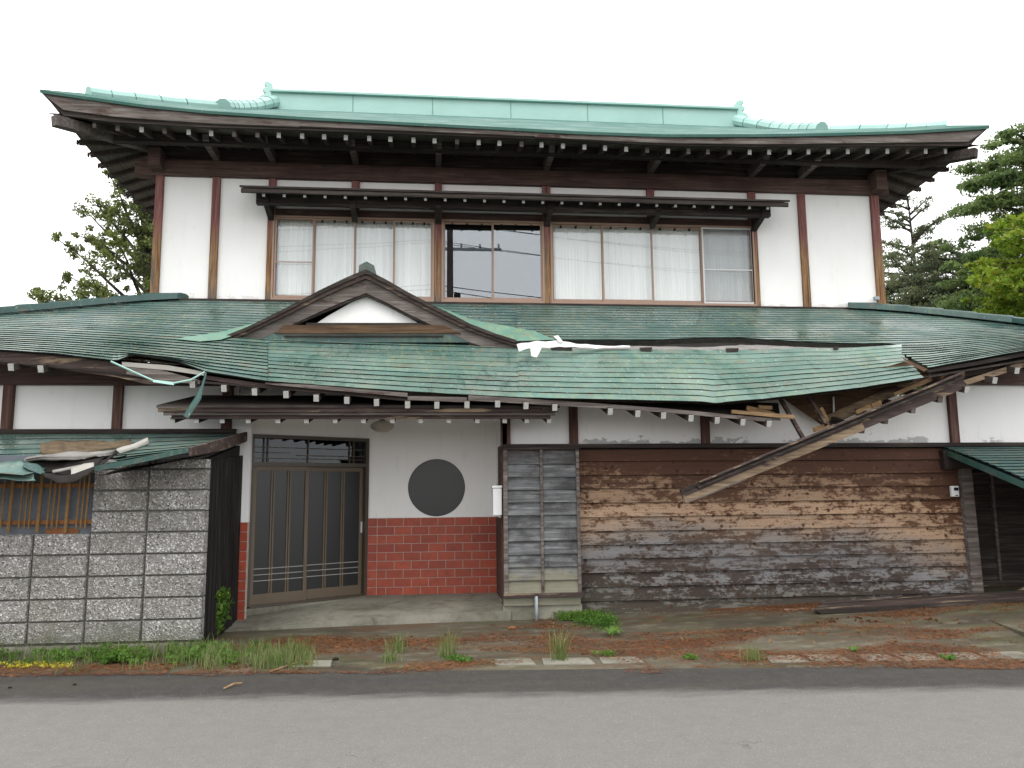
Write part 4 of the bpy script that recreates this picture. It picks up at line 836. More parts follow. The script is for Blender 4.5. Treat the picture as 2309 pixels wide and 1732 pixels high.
# things on the ground by the plank wall
GT = thing('fallen_gutter', G(1831, 1380, .1), 'dark purplish brown gutter board lying along the foot of the plank wall', 'broken gutter')
def gnd(u, v, y, dz=0): p = P(u, v, y); return p
MB().prism([P(1831, 1373, 9.5), P(1850, 1364, 9.85), P(2330, 1332, 9.85), P(2330, 1348, 9.5)], (0, 0, -.02)).build('gutter_top', M_['purple'], GT)
MB().prism([P(1833, 1375, 9.49), P(2330, 1349, 9.49), P(2330, 1362, 9.49), P(1852, 1384, 9.49)], (0, .05, 0)).build('gutter_side', M_['darkwood'], GT)
MB().beam(P(1848, 1364, 9.88), P(2330, 1331, 9.88), .03, .02).build('gutter_rim', M_['darkwood'], GT)
g2 = MB().prism([P(1853, 1357, 9.95), P(2073, 1344, 9.95), P(2073, 1350, 9.86), P(1856, 1364, 9.86)], (0, 0, -.03)).build('broken_batten', M_['purple']); tag(g2, 'thin dark batten lying on top of the fallen gutter by the wall', 'batten')
g3 = MB().prism([P(1768, 1373, 9.9), P(1835, 1370, 9.9), P(1838, 1381, 9.75), P(1775, 1386, 9.75)], (0, 0, -.03)).build('broken_board', M_['fasciap']); tag(g3, 'short orange brown board stub beside the left end of the fallen gutter', 'board')
# intercom
ic = P(2152, 1108, YL - .04); IC = thing('meter_box', (ic.x, ic.y, ic.z - .07), 'small white meter box with dark display on the right end of the plank wall', 'meter box')
MB().cbox(ic, (.105, .05, .145)).build('case', M_['white'], IC, bevel=.008); MB().cbox((ic.x + .01, ic.y - .027, ic.z + .03), (.06, .006, .04)).build('display', M_['screenblack'], IC); MB().cbox((ic.x + .01, ic.y - .027, ic.z - .055), (.03, .006, .012)).build('button', M_['interior'], IC)
# mailbox
mp = P(1120, 1128, YL - .02); MX = thing('mailbox', (mp.x, mp.y, mp.z - .2), 'tall white mailbox fixed at the corner between the entrance and shutter boards', 'mailbox')
MB().box((mp.x - .055, mp.y - .1, mp.z - .19), (mp.x + .06, mp.y + .12, mp.z + .15)).build('box', M_['white'], MX, bevel=.01)
MB().box((mp.x - .07, mp.y - .11, mp.z + .152), (mp.x + .065, mp.y + .13, mp.z + .185)).build('lid', M_['white'], MX, bevel=.008)

# ------------------------------------------------------------------ block wall and shed at the left
YB = 8.62
BW = thing('block_wall', (P(230, 1300, YB).x, YB, 0), 'grey rough-faced concrete block wall with exposed pebbles in front of the shed', 'block wall')
cv = [1035, 1058, 1106, 1153, 1201, 1250, 1299, 1349, 1399, 1449]
jx = [P(u, 1225, YB).x for u in (-308, -181, -54, 74, 201, 328, 462)]
xx = 1.0
mb = MB().box((jx[0], YB + .022, -.05), (jx[-1] - .03, YB + .11, P(300, 1204, YB).z)); mb.box((jx[4] + .02, YB + .02, P(300, 1204, YB).z), (jx[-1] - .03, YB + .11, P(300, 1037, YB).z)); mb.build('mortar_core', M_['mortar'], BW)
def block(x0, x1, z0_, z1_):
    mb = MB(); nx, nz = 9, 5; rows = []
    for j in range(nz + 1):
        row = []
        for i in range(nx + 1):
            e = (i in (0, nx)) or (j in (0, nz)); x = x0 + (x1 - x0) * (0, .02, .15, .28, .42, .57, .71, .85, .98, 1)[i]; z = z0_ + (z1_ - z0_) * (0, .05, .35, .65, .95, 1)[j]
            y = YB + (.014 if e else -.01 - .01 * mnoise.noise((x * 9, z * 9, 1)))
            if i == nx and x1 > jx[-1] - .1: x += .02 * mnoise.noise((z * 20, 4, 2))
            row.append(Vector((x, y, z)))
        rows.append(row)
    mb.sheet(rows)
    mb.box((x0 + .001, YB + .036, z0_ + .001), (x1 - .001, YB + .12, z1_ - .001)); mb.build('block', M_['block'], BW, smooth=False)
for r in range(9):
    z1_, z0_ = P(300, cv[r], YB).z - .005, P(300, cv[r + 1], YB).z + .005
    for k in range(6):
        if r < 4 and k < 4: continue
        xa_, xb_ = jx[k], jx[k + 1]; block(xa_ + .006 + R.uniform(0, .003), xb_ - .006, z0_, z1_)
MB().box((jx[0], YB - .03, -.05), (jx[-1] - .02, YB + .15, P(300, 1452, YB).z)).build('wall_footing', M_['conc'], BW)
SH = thing('shed', (-4.5, 9.5, 0), 'small shed behind the block wall with collapsed green sheet roof', 'shed')
xs_ = jx[-1] - .05
CW = MB().box((xs_ - .1, YB + .13, 0), (xs_ - .02, YL, 1.85)).build('side_wall', M_['black'], SH)
MB().prism([(xs_ - .09, YB + .13, 1.85), (xs_ - .09, YL, 1.85), (xs_ - .09, YL, 2.2), (xs_ - .09, YB + .13, 1.95)], (.06, 0, 0)).build('side_gable', M_['black'], SH)
for k in range(22): y = YB + .15 + k * .073; MB().box((xs_ - .02, y, .05), (xs_ + .004 + .004 * (k % 2), y + .05, 1.93 + .15 * (y - YB) / 1.7)).build('batten', M_['black'], CW)
for k in range(13): z = .1 + k * .165; MB().box((lx0 - .16, YL - .14 - .012 * (k % 2), z), (lx0 - .02, YL + .02, z + .15)).build('clapboard', M_['black'], CW)
zp0, zp1 = P(100, 1206, YB).z, P(100, 1070, YB).z
WP_ = MB().box((jx[0], YB + .06, zp0), (jx[4] + .02, YB + .08, zp1 + .2)).build('window_panel', M_['bluepanel'], SH)
mb = MB(); rp = P(140, 1198, YB + .055); mb.tube([(rp.x, YB + .05, rp.z), (rp.x, YB + .058, rp.z)], .17, 24)
for v in mb.v: v.z = rp.z + (v.z - rp.z) * .22
mb.build('rust_patch', M_['rust'], WP_)
for v in (1095, 1178): z = P(100, v, YB).z; MB().box((jx[0], YB + .02, z - .022), (jx[4] + .01, YB + .045, z + .022)).build('rusty_rail', M_['rust'], SH)
for u, th in ((22, 1), (87, 1), (150, 1), (4, 0), (45, 0), (57, 0), (67, 0), (108, 0), (119, 0), (130, 0), (174, 0), (184, 0), (194, 0), (-25, 0), (-40, 0), (-55, 1), (-80, 0), (-92, 0), (-104, 0), (-125, 1), (-190, 1), (-150, 0), (-165, 0), (-215, 0), (-230, 0), (-260, 1)):
    p = P(u, 1150, YB + .0); r = .017 if th else .009; MB().tube([(p.x, YB + .0, P(u, 1201 if th else 1192, YB).z), (p.x + .015, YB + .0, P(u, 1070, YB).z)], r, 6).build('window_bar', M_['rustbar'], SH)
MB().box((jx[3], YB + .0, P(200, 1095, YB).z - .1), (jx[4] + .1, YB + .015, P(200, 1075, YB).z)).build('rotten_board', M_['feltbrown'], SH) if False else None
# shed roof
sb = [(-300, 1092), (0, 1070), (60, 1075), (120, 1070), (220, 1055), (330, 1034), (414, 1015), (426, 1014)]
XV = xs_ + .03
def S1(u, t):   # u is the front pixel column; sides run straight back
    b_ = P(u, ipl(sb, u)[0], 8.0); return Vector((b_.x, 10.27, P(300, 978, 10.27).z)).lerp(b_, t) - Vector((0, 0, .04 * math.sin(math.pi * t)))
uend = 426
hole0, hole1 = 62, 214
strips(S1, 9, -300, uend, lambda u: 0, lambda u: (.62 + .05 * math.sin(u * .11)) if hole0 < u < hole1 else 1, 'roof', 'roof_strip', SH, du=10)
MB().sheet([[S1(u, t) - Vector((0, 0, .05)) for u in np.linspace(-280, uend - 4, 14)] for t in (0, .3, .6)]).build('sheathing', M_['charcoal'], SH)
MB().sheet([[S1(u, t) - Vector((0, 0, .09)) for u in np.linspace(hole1, uend - 4, 8)] for t in (.6, .96)]).build('sheathing', M_['charcoal'], SH)
v0, v1 = S1(uend, 0), S1(uend, 1)
MB().prism([v0 + Vector((0, 0, .02)), v0 + Vector((0, 0, -.1)), v0.lerp(v1, .5) + Vector((0, 0, -.11)), v1 + Vector((0, 0, -.06)), v1 + Vector((0, 0, .02))], (.03, 0, 0)).build('verge_board', M_['purple'], SH)
MB().sheet([[S1(u, 1) + Vector((0, -.01, .02)) for u in np.linspace(hole1, uend, 8)], [S1(u, 1) + Vector((0, -.005, -.03)) for u in np.linspace(hole1, uend, 8)]], 0).build('eave_edge', M_['roofdk'], SH)
# debris
def crumple(name, px, mat, label, cat, amp=.03, th=.012, seed=0, nu=14, nv=5, roll=0, group=None):
    """px: (u,v,Y) for the top edge list and the bottom edge list"""
    top, bot = px; mb = MB(); rows = []
    for j in range(nv + 1):
        row = []
        for i in range(nu + 1):
            s_ = i / nu * (len(top) - 1); k = min(int(s_), len(top) - 2); f_ = s_ - k; a_ = P(*top[k]).lerp(P(*top[k + 1]), f_)
            s_ = i / nu * (len(bot) - 1); k = min(int(s_), len(bot) - 2); f_ = s_ - k; b_ = P(*bot[k]).lerp(P(*bot[k + 1]), f_)
            p = a_.lerp(b_, j / nv); nn = mnoise.noise_vector((p.x * 6 + seed, p.y * 6, p.z * 6 + j * .3)); p = p + nn * amp
            if roll: p.y -= roll * math.sin(math.pi * j / nv)
            row.append(p)
        rows.append(row)
    mb.sheet(rows, th); return tag(mb.build(name, M_[mat], smooth=True), label, cat, group)
crumple('broken_plaster_board', ([(92, 998, 9.2), (130, 993, 9.3), (205, 996, 9.3), (295, 991, 9.3)], [(88, 1016, 8.9), (150, 1022, 8.9), (210, 1014, 9.0), (300, 1003, 9.1)]), 'feltbrown', 'flat brown rotten board lying topmost on the shed roof', 'debris', .03, .03, 1)
crumple('torn_felt_roll', ([(64, 1030, 8.5), (130, 1020, 8.6), (200, 1018, 8.7), (262, 1013, 8.8)], [(66, 1037, 8.4), (140, 1034, 8.45), (200, 1030, 8.5), (265, 1020, 8.7)]), 'felt', 'long pale grey roll of roofing felt lying across the collapsed shed roof', 'debris', .02, .02, 2, 16, 5, .08)
crumple('torn_felt_flap', ([(262, 1012, 8.7), (300, 1000, 8.7), (335, 986, 8.7)], [(272, 1022, 8.6), (310, 1012, 8.6), (338, 1000, 8.65)]), 'feltlight', 'pointed whitish felt scrap standing up at the right of the shed roof debris', 'debris', .02, .01, 3, 10, 4, .05)
crumple('curled_board', ([(158, 1058, 8.3), (190, 1046, 8.35), (214, 1042, 8.4)], [(160, 1072, 8.2), (190, 1066, 8.25), (212, 1052, 8.3)]), 'feltlight', 'cream coloured torn board end poking out under the shed eave', 'debris', .02, .02, 4, 8, 4)
crumple('split_lath', ([(160, 1078, 8.15), (200, 1062, 8.2), (222, 1050, 8.25)], [(158, 1084, 8.15), (200, 1069, 8.2), (224, 1053, 8.25)]), 'tan', 'pale splintered lath along the lowest edge of the shed roof hole', 'debris', .008, .012, 5, 8, 2)
crumple('hanging_dark_felt', ([(95, 1066, 8.2), (130, 1070, 8.2), (170, 1068, 8.2), (225, 1046, 8.3), (262, 1018, 8.4)], [(100, 1078, 8.12), (130, 1087, 8.1), (165, 1086, 8.1), (226, 1054, 8.2), (262, 1024, 8.4)]), 'charcoal', 'curled black roofing felt sagging below the hole in the shed eave', 'debris', .02, .01, 6, 16, 3)
crumple('hole_shade_sheet', ([(66, 1036, 8.5), (150, 1036, 8.55), (235, 1024, 8.65)], [(70, 1058, 8.4), (140, 1070, 8.35), (215, 1056, 8.4)]), 'charcoal', 'dark crumpled sheet standing in for the shade inside the shed roof hole', 'debris', .04, .02, 7, 16, 6)  # black sheet stands in for the unlit hole, shade put into colour
crumple('grey_lath', ([(118, 1060, 8.33), (180, 1048, 8.35)], [(119, 1064, 8.3), (182, 1052, 8.33)]), 'felt', 'thin grey lath crossing the black hole in the shed roof', 'debris', .004, .015, 8, 6, 1)
crumple('torn_green_sheet', ([(-60, 1040, 8.3), (0, 1048, 8.25), (40, 1036, 8.3), (72, 1056, 8.3)], [(-60, 1085, 8.05), (0, 1080, 8.05), (40, 1082, 8.05), (80, 1083, 8.1)]), 'roof', 'bent green metal sheet hanging over the left window bars', 'metal sheet', .03, .006, 9, 16, 5)
crumple('folded_green_sheet', ([(60, 1040, 8.35), (80, 1048, 8.3), (100, 1058, 8.3)], [(52, 1052, 8.2), (78, 1064, 8.2), (100, 1074, 8.2)]), 'roofdk', 'small dark green folded sheet at the left of the roof hole', 'metal sheet', .03, .006, 10, 8, 4)
crumple('white_paper_strip', ([(1166, 776, 10.85), (1200, 771, 10.85), (1260, 768, 10.85), (1320, 777, 10.9), (1420, 780, 10.95)], [(1168, 792, 10.75), (1200, 784, 10.8), (1262, 782, 10.8), (1330, 784, 10.85), (1420, 783, 10.9)]), 'paper', 'torn white underlay strip fluttering in the roof tear beside the small gable', 'torn paper', .025, .004, 11, 24, 4)
crumple('white_paper_scrap', ([(1248, 758, 10.85), (1258, 756, 10.85)], [(1262, 772, 10.8), (1270, 769, 10.8)]), 'paper', 'short white scrap sticking up above the torn underlay strip', 'torn paper', .01, .004, 12, 4, 6)
crumple('white_paper_tail', ([(1196, 782, 10.75), (1222, 782, 10.75)], [(1198, 803, 10.6), (1210, 806, 10.6)]), 'paper', 'white tail of torn underlay hanging down over the green roof', 'torn paper', .012, .004, 13, 4, 6)
# peeled flashing at the left eave
FL = thing('peeled_eave_strip', P(300, 840, 9.3), 'pale green metal strip peeled off the left eave and bent into a bow', 'metal strip')
for q in (([(250, 815), (300, 838), (345, 858), (392, 864)], .006), ([(392, 864), (430, 857), (462, 839)], .006)): MB().tube([P(u, v, 9.32) for u, v in q[0]], .011, 5).build('strip', M_['copper'], FL)
MB().sheet([[P(345, 857, 9.31), P(392, 862, 9.31)], [P(345, 861, 9.3), P(392, 868, 9.3)]], .004).build('strip_tab', M_['copper'], FL)
crumple('hanging_green_strip', ([(463, 838, 9.3), (454, 868, 9.25), (440, 895, 9.2), (412, 937, 9.15)], [(466, 842, 9.3), (458, 872, 9.25), (454, 898, 9.2), (424, 944, 9.15)]), 'roofdk', 'twisted dark green metal strip dangling from the left eave', 'metal strip', .006, .006, 14, 12, 2)

# ------------------------------------------------------------------ side porch at the right
PO = thing('side_porch', (8, 9.6, 0), 'lean-to porch with dark green sheet roof at the right end of the plank wall', 'porch')
za = P(2128, 1008, YL).z; xp = P(2124, 1010, YL).x
def S2(x, t): return Vector((x, YL - .02 - 1.9 * t, za - .0 - .62 * t + .03 * math.sin(math.pi * t)))
for i in range(15):
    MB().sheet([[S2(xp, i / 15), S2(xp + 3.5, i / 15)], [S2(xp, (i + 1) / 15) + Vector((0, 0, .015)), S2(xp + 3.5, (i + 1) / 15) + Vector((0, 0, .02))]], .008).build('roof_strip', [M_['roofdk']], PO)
MB().prism([S2(xp, 0) + Vector((0, 0, -.02)), S2(xp, 0) + Vector((0, 0, -.1)), S2(xp, 1) + Vector((0, 0, -.1)), S2(xp, 1) + Vector((0, 0, -.02))], (.03, 0, 0)).build('verge_board', M_['roofdk'], PO)
MB().sheet([[S2(xp + .03, 0) - Vector((0, 0, .09)), S2(xp + 3.5, 0) - Vector((0, 0, .09))], [S2(xp + .03, 1) - Vector((0, 0, .09)), S2(xp + 3.5, 1) - Vector((0, 0, .09))]]).build('porch_ceiling', M_['darkwood'], PO)
MB().box((xp - .05, YL - .1, za - .3), (9.6, YL + .02, za - .05)).build('porch_lintel', M_['darkwood'], PO)
x0 = P(2168, 1130, YL).x; x1 = P(2188, 1130, YL).x
MB().prism([(x0, YL - .08, .0), (x1 + .03, YL - .08, .0), (x1, YL - .08, za - .2), (x0 - .02, YL - .08, za - .2)], (0, .13, 0)).build('post', M_['greywood'], PO)
yb = 10.9; xq0, xq1 = P(2192, 1200, yb).x - .1, P(2330, 1200, yb).x
MB().box((x1 + .02, YL + .0, 0), (x1 + .08, yb + .1, za)).build('side_wall', M_['darkwood'], PO) if False else None
BWL = MB().box((xq0, yb + .03, .3), (9.6, yb + .06, 2.4)).build('board_wall', M_['interior'], PO)
zb0 = P(2250, 1308, yb).z
for i in range(9):
    z = zb0 + i * .17
    for a_, b_ in ((xq0, P(2246, 1250, yb).x), (P(2252, 1250, yb).x, 9.5)): MB().sheet([[Vector((a_, yb - .01, z)), Vector((b_, yb - .01, z))], [Vector((a_, yb + .02, z + .168)), Vector((b_, yb + .02, z + .168))]], .006).build('board', M_['darkwood'], BWL)
MB().box((P(2246, 1250, yb).x, yb - .03, zb0), (P(2252, 1250, yb).x, yb + .02, 2.3)).build('mullion', M_['greywood'], BWL)
MB().box((xq0, yb - .06, zb0 - .06), (9.6, yb + .02, zb0)).build('sill', M_['darkwood'], BWL)
MB().box((xq0, yb - .04, zb0 - .12), (9.6, yb + .02, zb0 - .06)).build('sill', M_['fasciap'], BWL)
MB().box((xq0, yb, -.1), (9.6, yb + .06, zb0 - .12)).build('foundation', M_['conc'], BWL)
MB().box((9.2, YL - 1, 0), (9.3, yb, 2.4)).build('side_wall', M_['interior'], PO)
pd = MB().prism([P(2290, 1335, 10.0), P(2330, 1315, 10.0), P(2330, 1345, 10.0)], (0, .03, 0)).build('leaning_board', M_['fasciap']); tag(pd, 'orange brown board corner at the right edge of the photo by the porch', 'board')

# ------------------------------------------------------------------ trees
rng = np.random.default_rng(5)
def leafmesh(name, centers, sizes, per, mat, parent, flat=.0, lsz=.07):
    C = np.repeat(np.array(centers), per, axis=0); S = np.repeat(np.array(sizes), per)[:, None]; n = len(C)
    o = rng.normal(size=(n, 3)); o /= np.linalg.norm(o, axis=1)[:, None]; o *= rng.random((n, 1)) ** .45; o[:, 2] *= (1 - flat); c = C + o * S
    a = rng.normal(size=(n, 3)); a /= np.linalg.norm(a, axis=1)[:, None]; b = rng.normal(size=(n, 3)); b -= a * (a * b).sum(1)[:, None]; b /= np.linalg.norm(b, axis=1)[:, None]
    l = lsz * (.6 + .8 * rng.random((n, 1))); V = np.stack([c - a * l, c + b * l * .45, c + a * l, c - b * l * .45], 1).reshape(-1, 3)
    me = bpy.data.meshes.new(name); o_ = WP[parent.name] if parent else np.zeros(3)
    me.vertices.add(len(V)); me.vertices.foreach_set('co', V.astype(np.float32).ravel()); me.loops.add(4 * n); me.loops.foreach_set('vertex_index', np.arange(4 * n, dtype=np.int32))
    me.polygons.add(n); me.polygons.foreach_set('loop_start', np.arange(0, 4 * n, 4, dtype=np.int32)); me.update(calc_edges=True); me.validate(); me.materials.append(mat)
    ob = bpy.data.objects.new(name, me); sc.collection.objects.link(ob); place(ob, parent, (0, 0, 0)); return ob
def tree(label, cat_, base, top, limbs, mat, name, cl=.28, per=34, lsz=.06, sub=10, flat=.35, group=None, r0=.18, dens=1., droop=.1):
    base = Vector(base); top = Vector(top); T = thing(name, base, label, 'tree', group); mb = MB()
    mb.tube([base.lerp(top, k / 8) + Vector((.05 * math.sin(k * 1.3), 0, 0)) for k in range(9)], [r0 * (1 - .93 * k / 8) + .01 for k in range(9)], 8); cen = []; siz = []
    for (h, az, L, rise) in limbs:
        s_ = base.lerp(top, h); d_ = Vector((math.cos(az), math.sin(az), 0)); pts = []
        for k in range(6): t = k / 5; pts.append(s_ + d_ * L * t + Vector((0, 0, rise * L * t - droop * L * t * t)) + Vector((R.uniform(-.05, .05), R.uniform(-.05, .05), R.uniform(-.05, .05))) * t)
        mb.tube(pts, [max(.012, r0 * .28 * (1 - t / 5.3)) for t in range(6)], 5)
        n = max(2, int(sub * L * dens))
        for k in range(n):
            t = .25 + .75 * (k + R.random()) / n; i = min(4, int(t * 5)); p = Vector(pts[i]).lerp(Vector(pts[i + 1]), t * 5 - i); sp = .38 * L * (1.15 - t) * .6
            q = p + Vector((R.gauss(0, 1) * sp, R.gauss(0, 1) * sp, R.gauss(0, .25) * sp)); cen.append(tuple(q)); siz.append(cl * R.uniform(.5, 1.25))
            if k % 2 == 0: mb.tube([p, q], .008, 3, cap=False)
    mb.build('trunk', M_['bark'], T); leafmesh('crown', cen, siz, per, M_[mat], T, flat, lsz); return T
def limbs(n, h0, h1, L0, L1, r0=.3, r1=.5, azc=None, spread=math.pi):
    out = []
    for k in range(n):
        h = h0 + (h1 - h0) * (k + R.random() * .8) / n; t = (h - h0) / (h1 - h0); out.append((h, (azc if azc is not None else 0) + R.uniform(-spread, spread), (L0 + (L1 - L0) * t) * R.uniform(.75, 1.15), r0 + (r1 - r0) * t + R.uniform(-.1, .1)))
    return out
b0 = P(318, 660, 19); t_ = P(315, 395, 19)
yl = limbs(60, .45, .99, 2.3, .7, .35, 1.7) + [(h, math.pi + R.uniform(-.5, .5), L, r) for h, L, r in ((.5, 3.0, .05), (.52, 2.9, .25), (.5, 2.4, .3), (.55, 2.2, .6), (.62, 2.0, .9), (.68, 1.6, 1.0), (.75, 1.3, 1.3))] + [(.58, math.pi, 2.5, .12), (.6, math.pi - .3, 2.2, .25), (.55, math.pi + .4, 2.2, .0), (.72, math.pi, 1.6, .7), (.8, math.pi - .2, 1.25, 1.), (.5, math.pi, 1.7, -.05)]
tree('dark green conifer with ragged top behind the left side of the house', 'tree', (b0.x + .2, 19, 0), (t_.x + .25, 19, t_.z + .1), yl, 'yew', 'conifer_tree', .17, 50, .045, 9, .2, None, .2, 1.)
p0 = P(2045, 470, 24)
tree('thin pine with sparse layered branches against the sky right of the house', 'tree', (p0.x, 24, 0), (p0.x + .1, 24, p0.z + .3), limbs(60, .4, .98, 2.5, .7, .2, .6), 'pine', 'pine_tree', .2, 44, .042, 6, .5, None, .16, 1.)
p1 = P(2180, 640, 22)
tree('bushy low pine filling the space between the house corner and the big tree', 'tree', (p1.x, 22, 0), (p1.x, 22, p1.z + .9), limbs(64, .4, 1, 3.0, 1.6, .1, .3), 'pine', 'pine_tree', .28, 64, .045, 7, .45, None, .2, 1.)
p3 = P(2050, 660, 23)
tree('low bushy pine just right of the upper wall, below the thin pine', 'tree', (p3.x, 23, 0), (p3.x, 23, p3.z + .7), limbs(50, .45, 1, 2.4, 1.5, .1, .3), 'pine', 'pine_tree', .28, 64, .045, 7, .45, None, .2, 1.)
p2 = P(2330, 330, 19)
tree('big dark green conifer with drooping tiered branches at the right edge', 'tree', (p2.x + .3, 19, 0), (p2.x + .3, 19, p2.z + .5), limbs(120, .35, .99, 3.9, 1.5, .1, .4), 'cedar', 'conifer_tree', .25, 70, .05, 8, .5, None, .3, 1., .28)
p4 = P(2330, 560, 16.2)
tree('bright yellow green maple foliage in front of the big conifer at the right edge', 'tree', (p4.x + .5, 16.2, 0), (p4.x + .5, 16.2, p4.z + .6), limbs(44, .6, 1, 2.3, 1.1, .1, .4, math.pi, 1.3), 'maple', 'maple_tree', .2, 34, .06, 7, .5, None, .14, 1.)

# ------------------------------------------------------------------ plants and litter
def gpt(u, v):
    p = G(u, v, .02)
    for _ in range(4): p = G(u, v, gz(p.x, p.y))
    return p
def blades(name, spots, mat, label, cat=None, kind=None, hgt=.18, wid=.006, per=12, spread=.08, lean=.5):
    n = len(spots) * per; C = np.repeat(np.array([tuple(s_[:3]) for s_ in spots]), per, axis=0); C[:, :2] += rng.normal(size=(n, 2)) * spread
    hh = (hgt * (.4 + .9 * rng.random(n)))[:, None]; az = rng.random(n) * 6.283; d_ = np.stack([np.cos(az), np.sin(az), 0 * az], 1); sd = np.stack([-np.sin(az), np.cos(az), 0 * az], 1); ln = (rng.random(n) * lean)[:, None]
    m1 = C + d_ * hh * ln * .35 + np.array([0, 0, 1]) * hh * .6; tp = C + d_ * hh * ln + np.array([0, 0, 1]) * hh
    V = np.stack([C - sd * wid, C + sd * wid, m1 + sd * wid * .8, m1 - sd * wid * .8, tp], 1).reshape(-1, 3); F_ = []
    for i in range(n): b = i * 5; F_ += [(b, b + 1, b + 2, b + 3), (b + 3, b + 2, b + 4)]
    o0 = V.mean(0); o0[2] = 0; me = bpy.data.meshes.new(name); me.from_pydata((V - o0).tolist(), [], F_); me.materials.append(M_[mat]); ob = bpy.data.objects.new(name, me); sc.collection.objects.link(ob); place(ob, None, o0); tag(ob, label, cat, None, kind); return ob
spots = []
for _ in range(520):
    u = R.uniform(-150, 690); v = R.gauss(1487, 12) - (14 if u < 450 else 0)
    if u > 470: v = 1470 + R.random() * 38
    if mnoise.noise((u * .012, v * .03, 5)) > -.25: spots.append(gpt(u, max(v, 1462 if u < 450 else 1440)))
blades('grass', spots, 'grass', 'ragged green grass growing along the foot of the block wall', 'grass', 'stuff', .15, .0035, 12, .07, .8)
cs = []
for _ in range(360):
    u = R.choice((R.gauss(240, 40), R.gauss(130, 40), R.gauss(490, 50), R.gauss(400, 30), R.gauss(270, 25), R.gauss(-20, 40))); v = R.uniform(1468, 1500); p = gpt(u, v); cs.append((p.x, p.y, p.z + R.uniform(.02, .1)))
o = leafmesh('ground_weeds', cs, [.07] * len(cs), 16, M_['weed'], None, .4, .022); tag(o, 'low broad-leaved green weeds among the grass before the block wall', 'weeds', None, 'stuff')
cs = []
for _ in range(60):
    p = gpt(R.choice((R.uniform(-100, 165), R.uniform(0, 160))), R.uniform(1496, 1508)); cs.append((p.x, p.y, p.z + .015))
o = leafmesh('yellow_stonecrop', cs, [.045] * len(cs), 14, M_['yellow'], None, .6, .012); tag(o, 'carpet of tiny yellow flowers at the road edge, bottom left', 'flowers', None, 'stuff')
cs = []
for _ in range(300):
    t = R.random(); u = 1250 + 125 * t + R.gauss(0, 16); v = 1374 + 34 * t + R.gauss(0, 8) + (0 if u > 1250 else 0); p = gpt(u, max(v, 1366)); 
    if p.y > 10.2: p.y = 10.2 - R.random() * .2
    cs.append((p.x, p.y, p.z + R.uniform(0, .08)))
o = leafmesh('creeping_weed', cs, [.07] * len(cs), 26, M_['weed'], None, .4, .014); tag(o, 'bright green creeping weed patch below the left end of the plank wall', 'weeds', None, 'stuff')
# leafy plant by the block wall corner
def plant(u, v, h, n, label, name='leafy_weed', mat='weed', yellow=False, leaf=.07, spread=.16):
    p = gpt(u, v); T = thing(name, p, label, 'plant'); mb = MB(); cen = []; fl = []
    for k in range(n):
        az = R.random() * 6.28; hh = h * R.uniform(.45, 1); q = p + Vector((math.cos(az) * spread * R.random() * 1.3, math.sin(az) * spread * R.random(), hh)); m = p.lerp(q, .5) + Vector((0, 0, .03)); mb.tube([p, m, q], .004, 4)
        for t in (.35, .5, .65, .8, 1): cen.append(tuple(p.lerp(q, t)))
        fl.append(tuple(q))
    mb.build('stem', M_['weed'], T); leafmesh('leaves', cen, [.06 + leaf * .4] * len(cen), 9, M_[mat], T, .3, leaf * .5)
    if yellow: leafmesh('flowers', fl, [.05] * len(fl), 10, M_['yellow'], T, .3, .012)
    return T
plant(478, 1440, .6, 26, 'leafy green plant with yellow flowers at the right corner of the block wall', yellow=True, leaf=.09)
plant(505, 1405, .35, 8, 'small leafy weed with yellow buds behind the block wall corner plant', yellow=True, spread=.2)
plant(5, 1455, .35, 10, 'round-leaved green weed at the left edge before the block wall', leaf=.08)
tall = thing('tall_weed', gpt(470, 1440), 'thin tall weed stalk with yellow flower head leaning on the black shed wall', 'plant')
a_ = gpt(474, 1440); mb = MB(); tp = P(492, 1305, a_.y + .3); mb.tube([a_, P(475, 1360, a_.y + .1), P(480, 1330, a_.y + .2), tp], .005, 4); mb.build('stem', M_['weed'], tall); leafmesh('flower_head', [tuple(tp)], [.07], 40, M_['yellow'], tall, .2, .012)
# rosette plants and tufts in the apron, one by one
lab = ['broad-leaved rosette weed in front of the creeping weed patch', 'small green weed left of the middle of the forecourt edge', 'green weed beside the grass tuft near the road', 'fine grass tuft in the litter right of the door', 'small weed clump right of the forecourt middle', 'weed in the orange litter below the plank wall', 'lone rosette on mossy concrete, lower right', 'tiny weed on the concrete near the right edge', 'grass tuft in litter below the entrance step', 'tall grass stalk tuft in the forecourt middle', 'yellowish grass tuft at the left of the litter', 'weed tuft at the road side of the right litter patch']
sp_ = [(1380, 1435, 'r', .16), (1020, 1490, 'w', .08), (1045, 1492, 'w', .1), (1008, 1480, 'g', .18), (1365, 1480, 'w', .1), (1560, 1488, 'w', .08), (1925, 1470, 'r', .08), (2135, 1488, 'w', .05), (895, 1470, 'g', .14), (1258, 1490, 'g', .2), (880, 1490, 'g', .07), (1700, 1490, 'g', .1)]
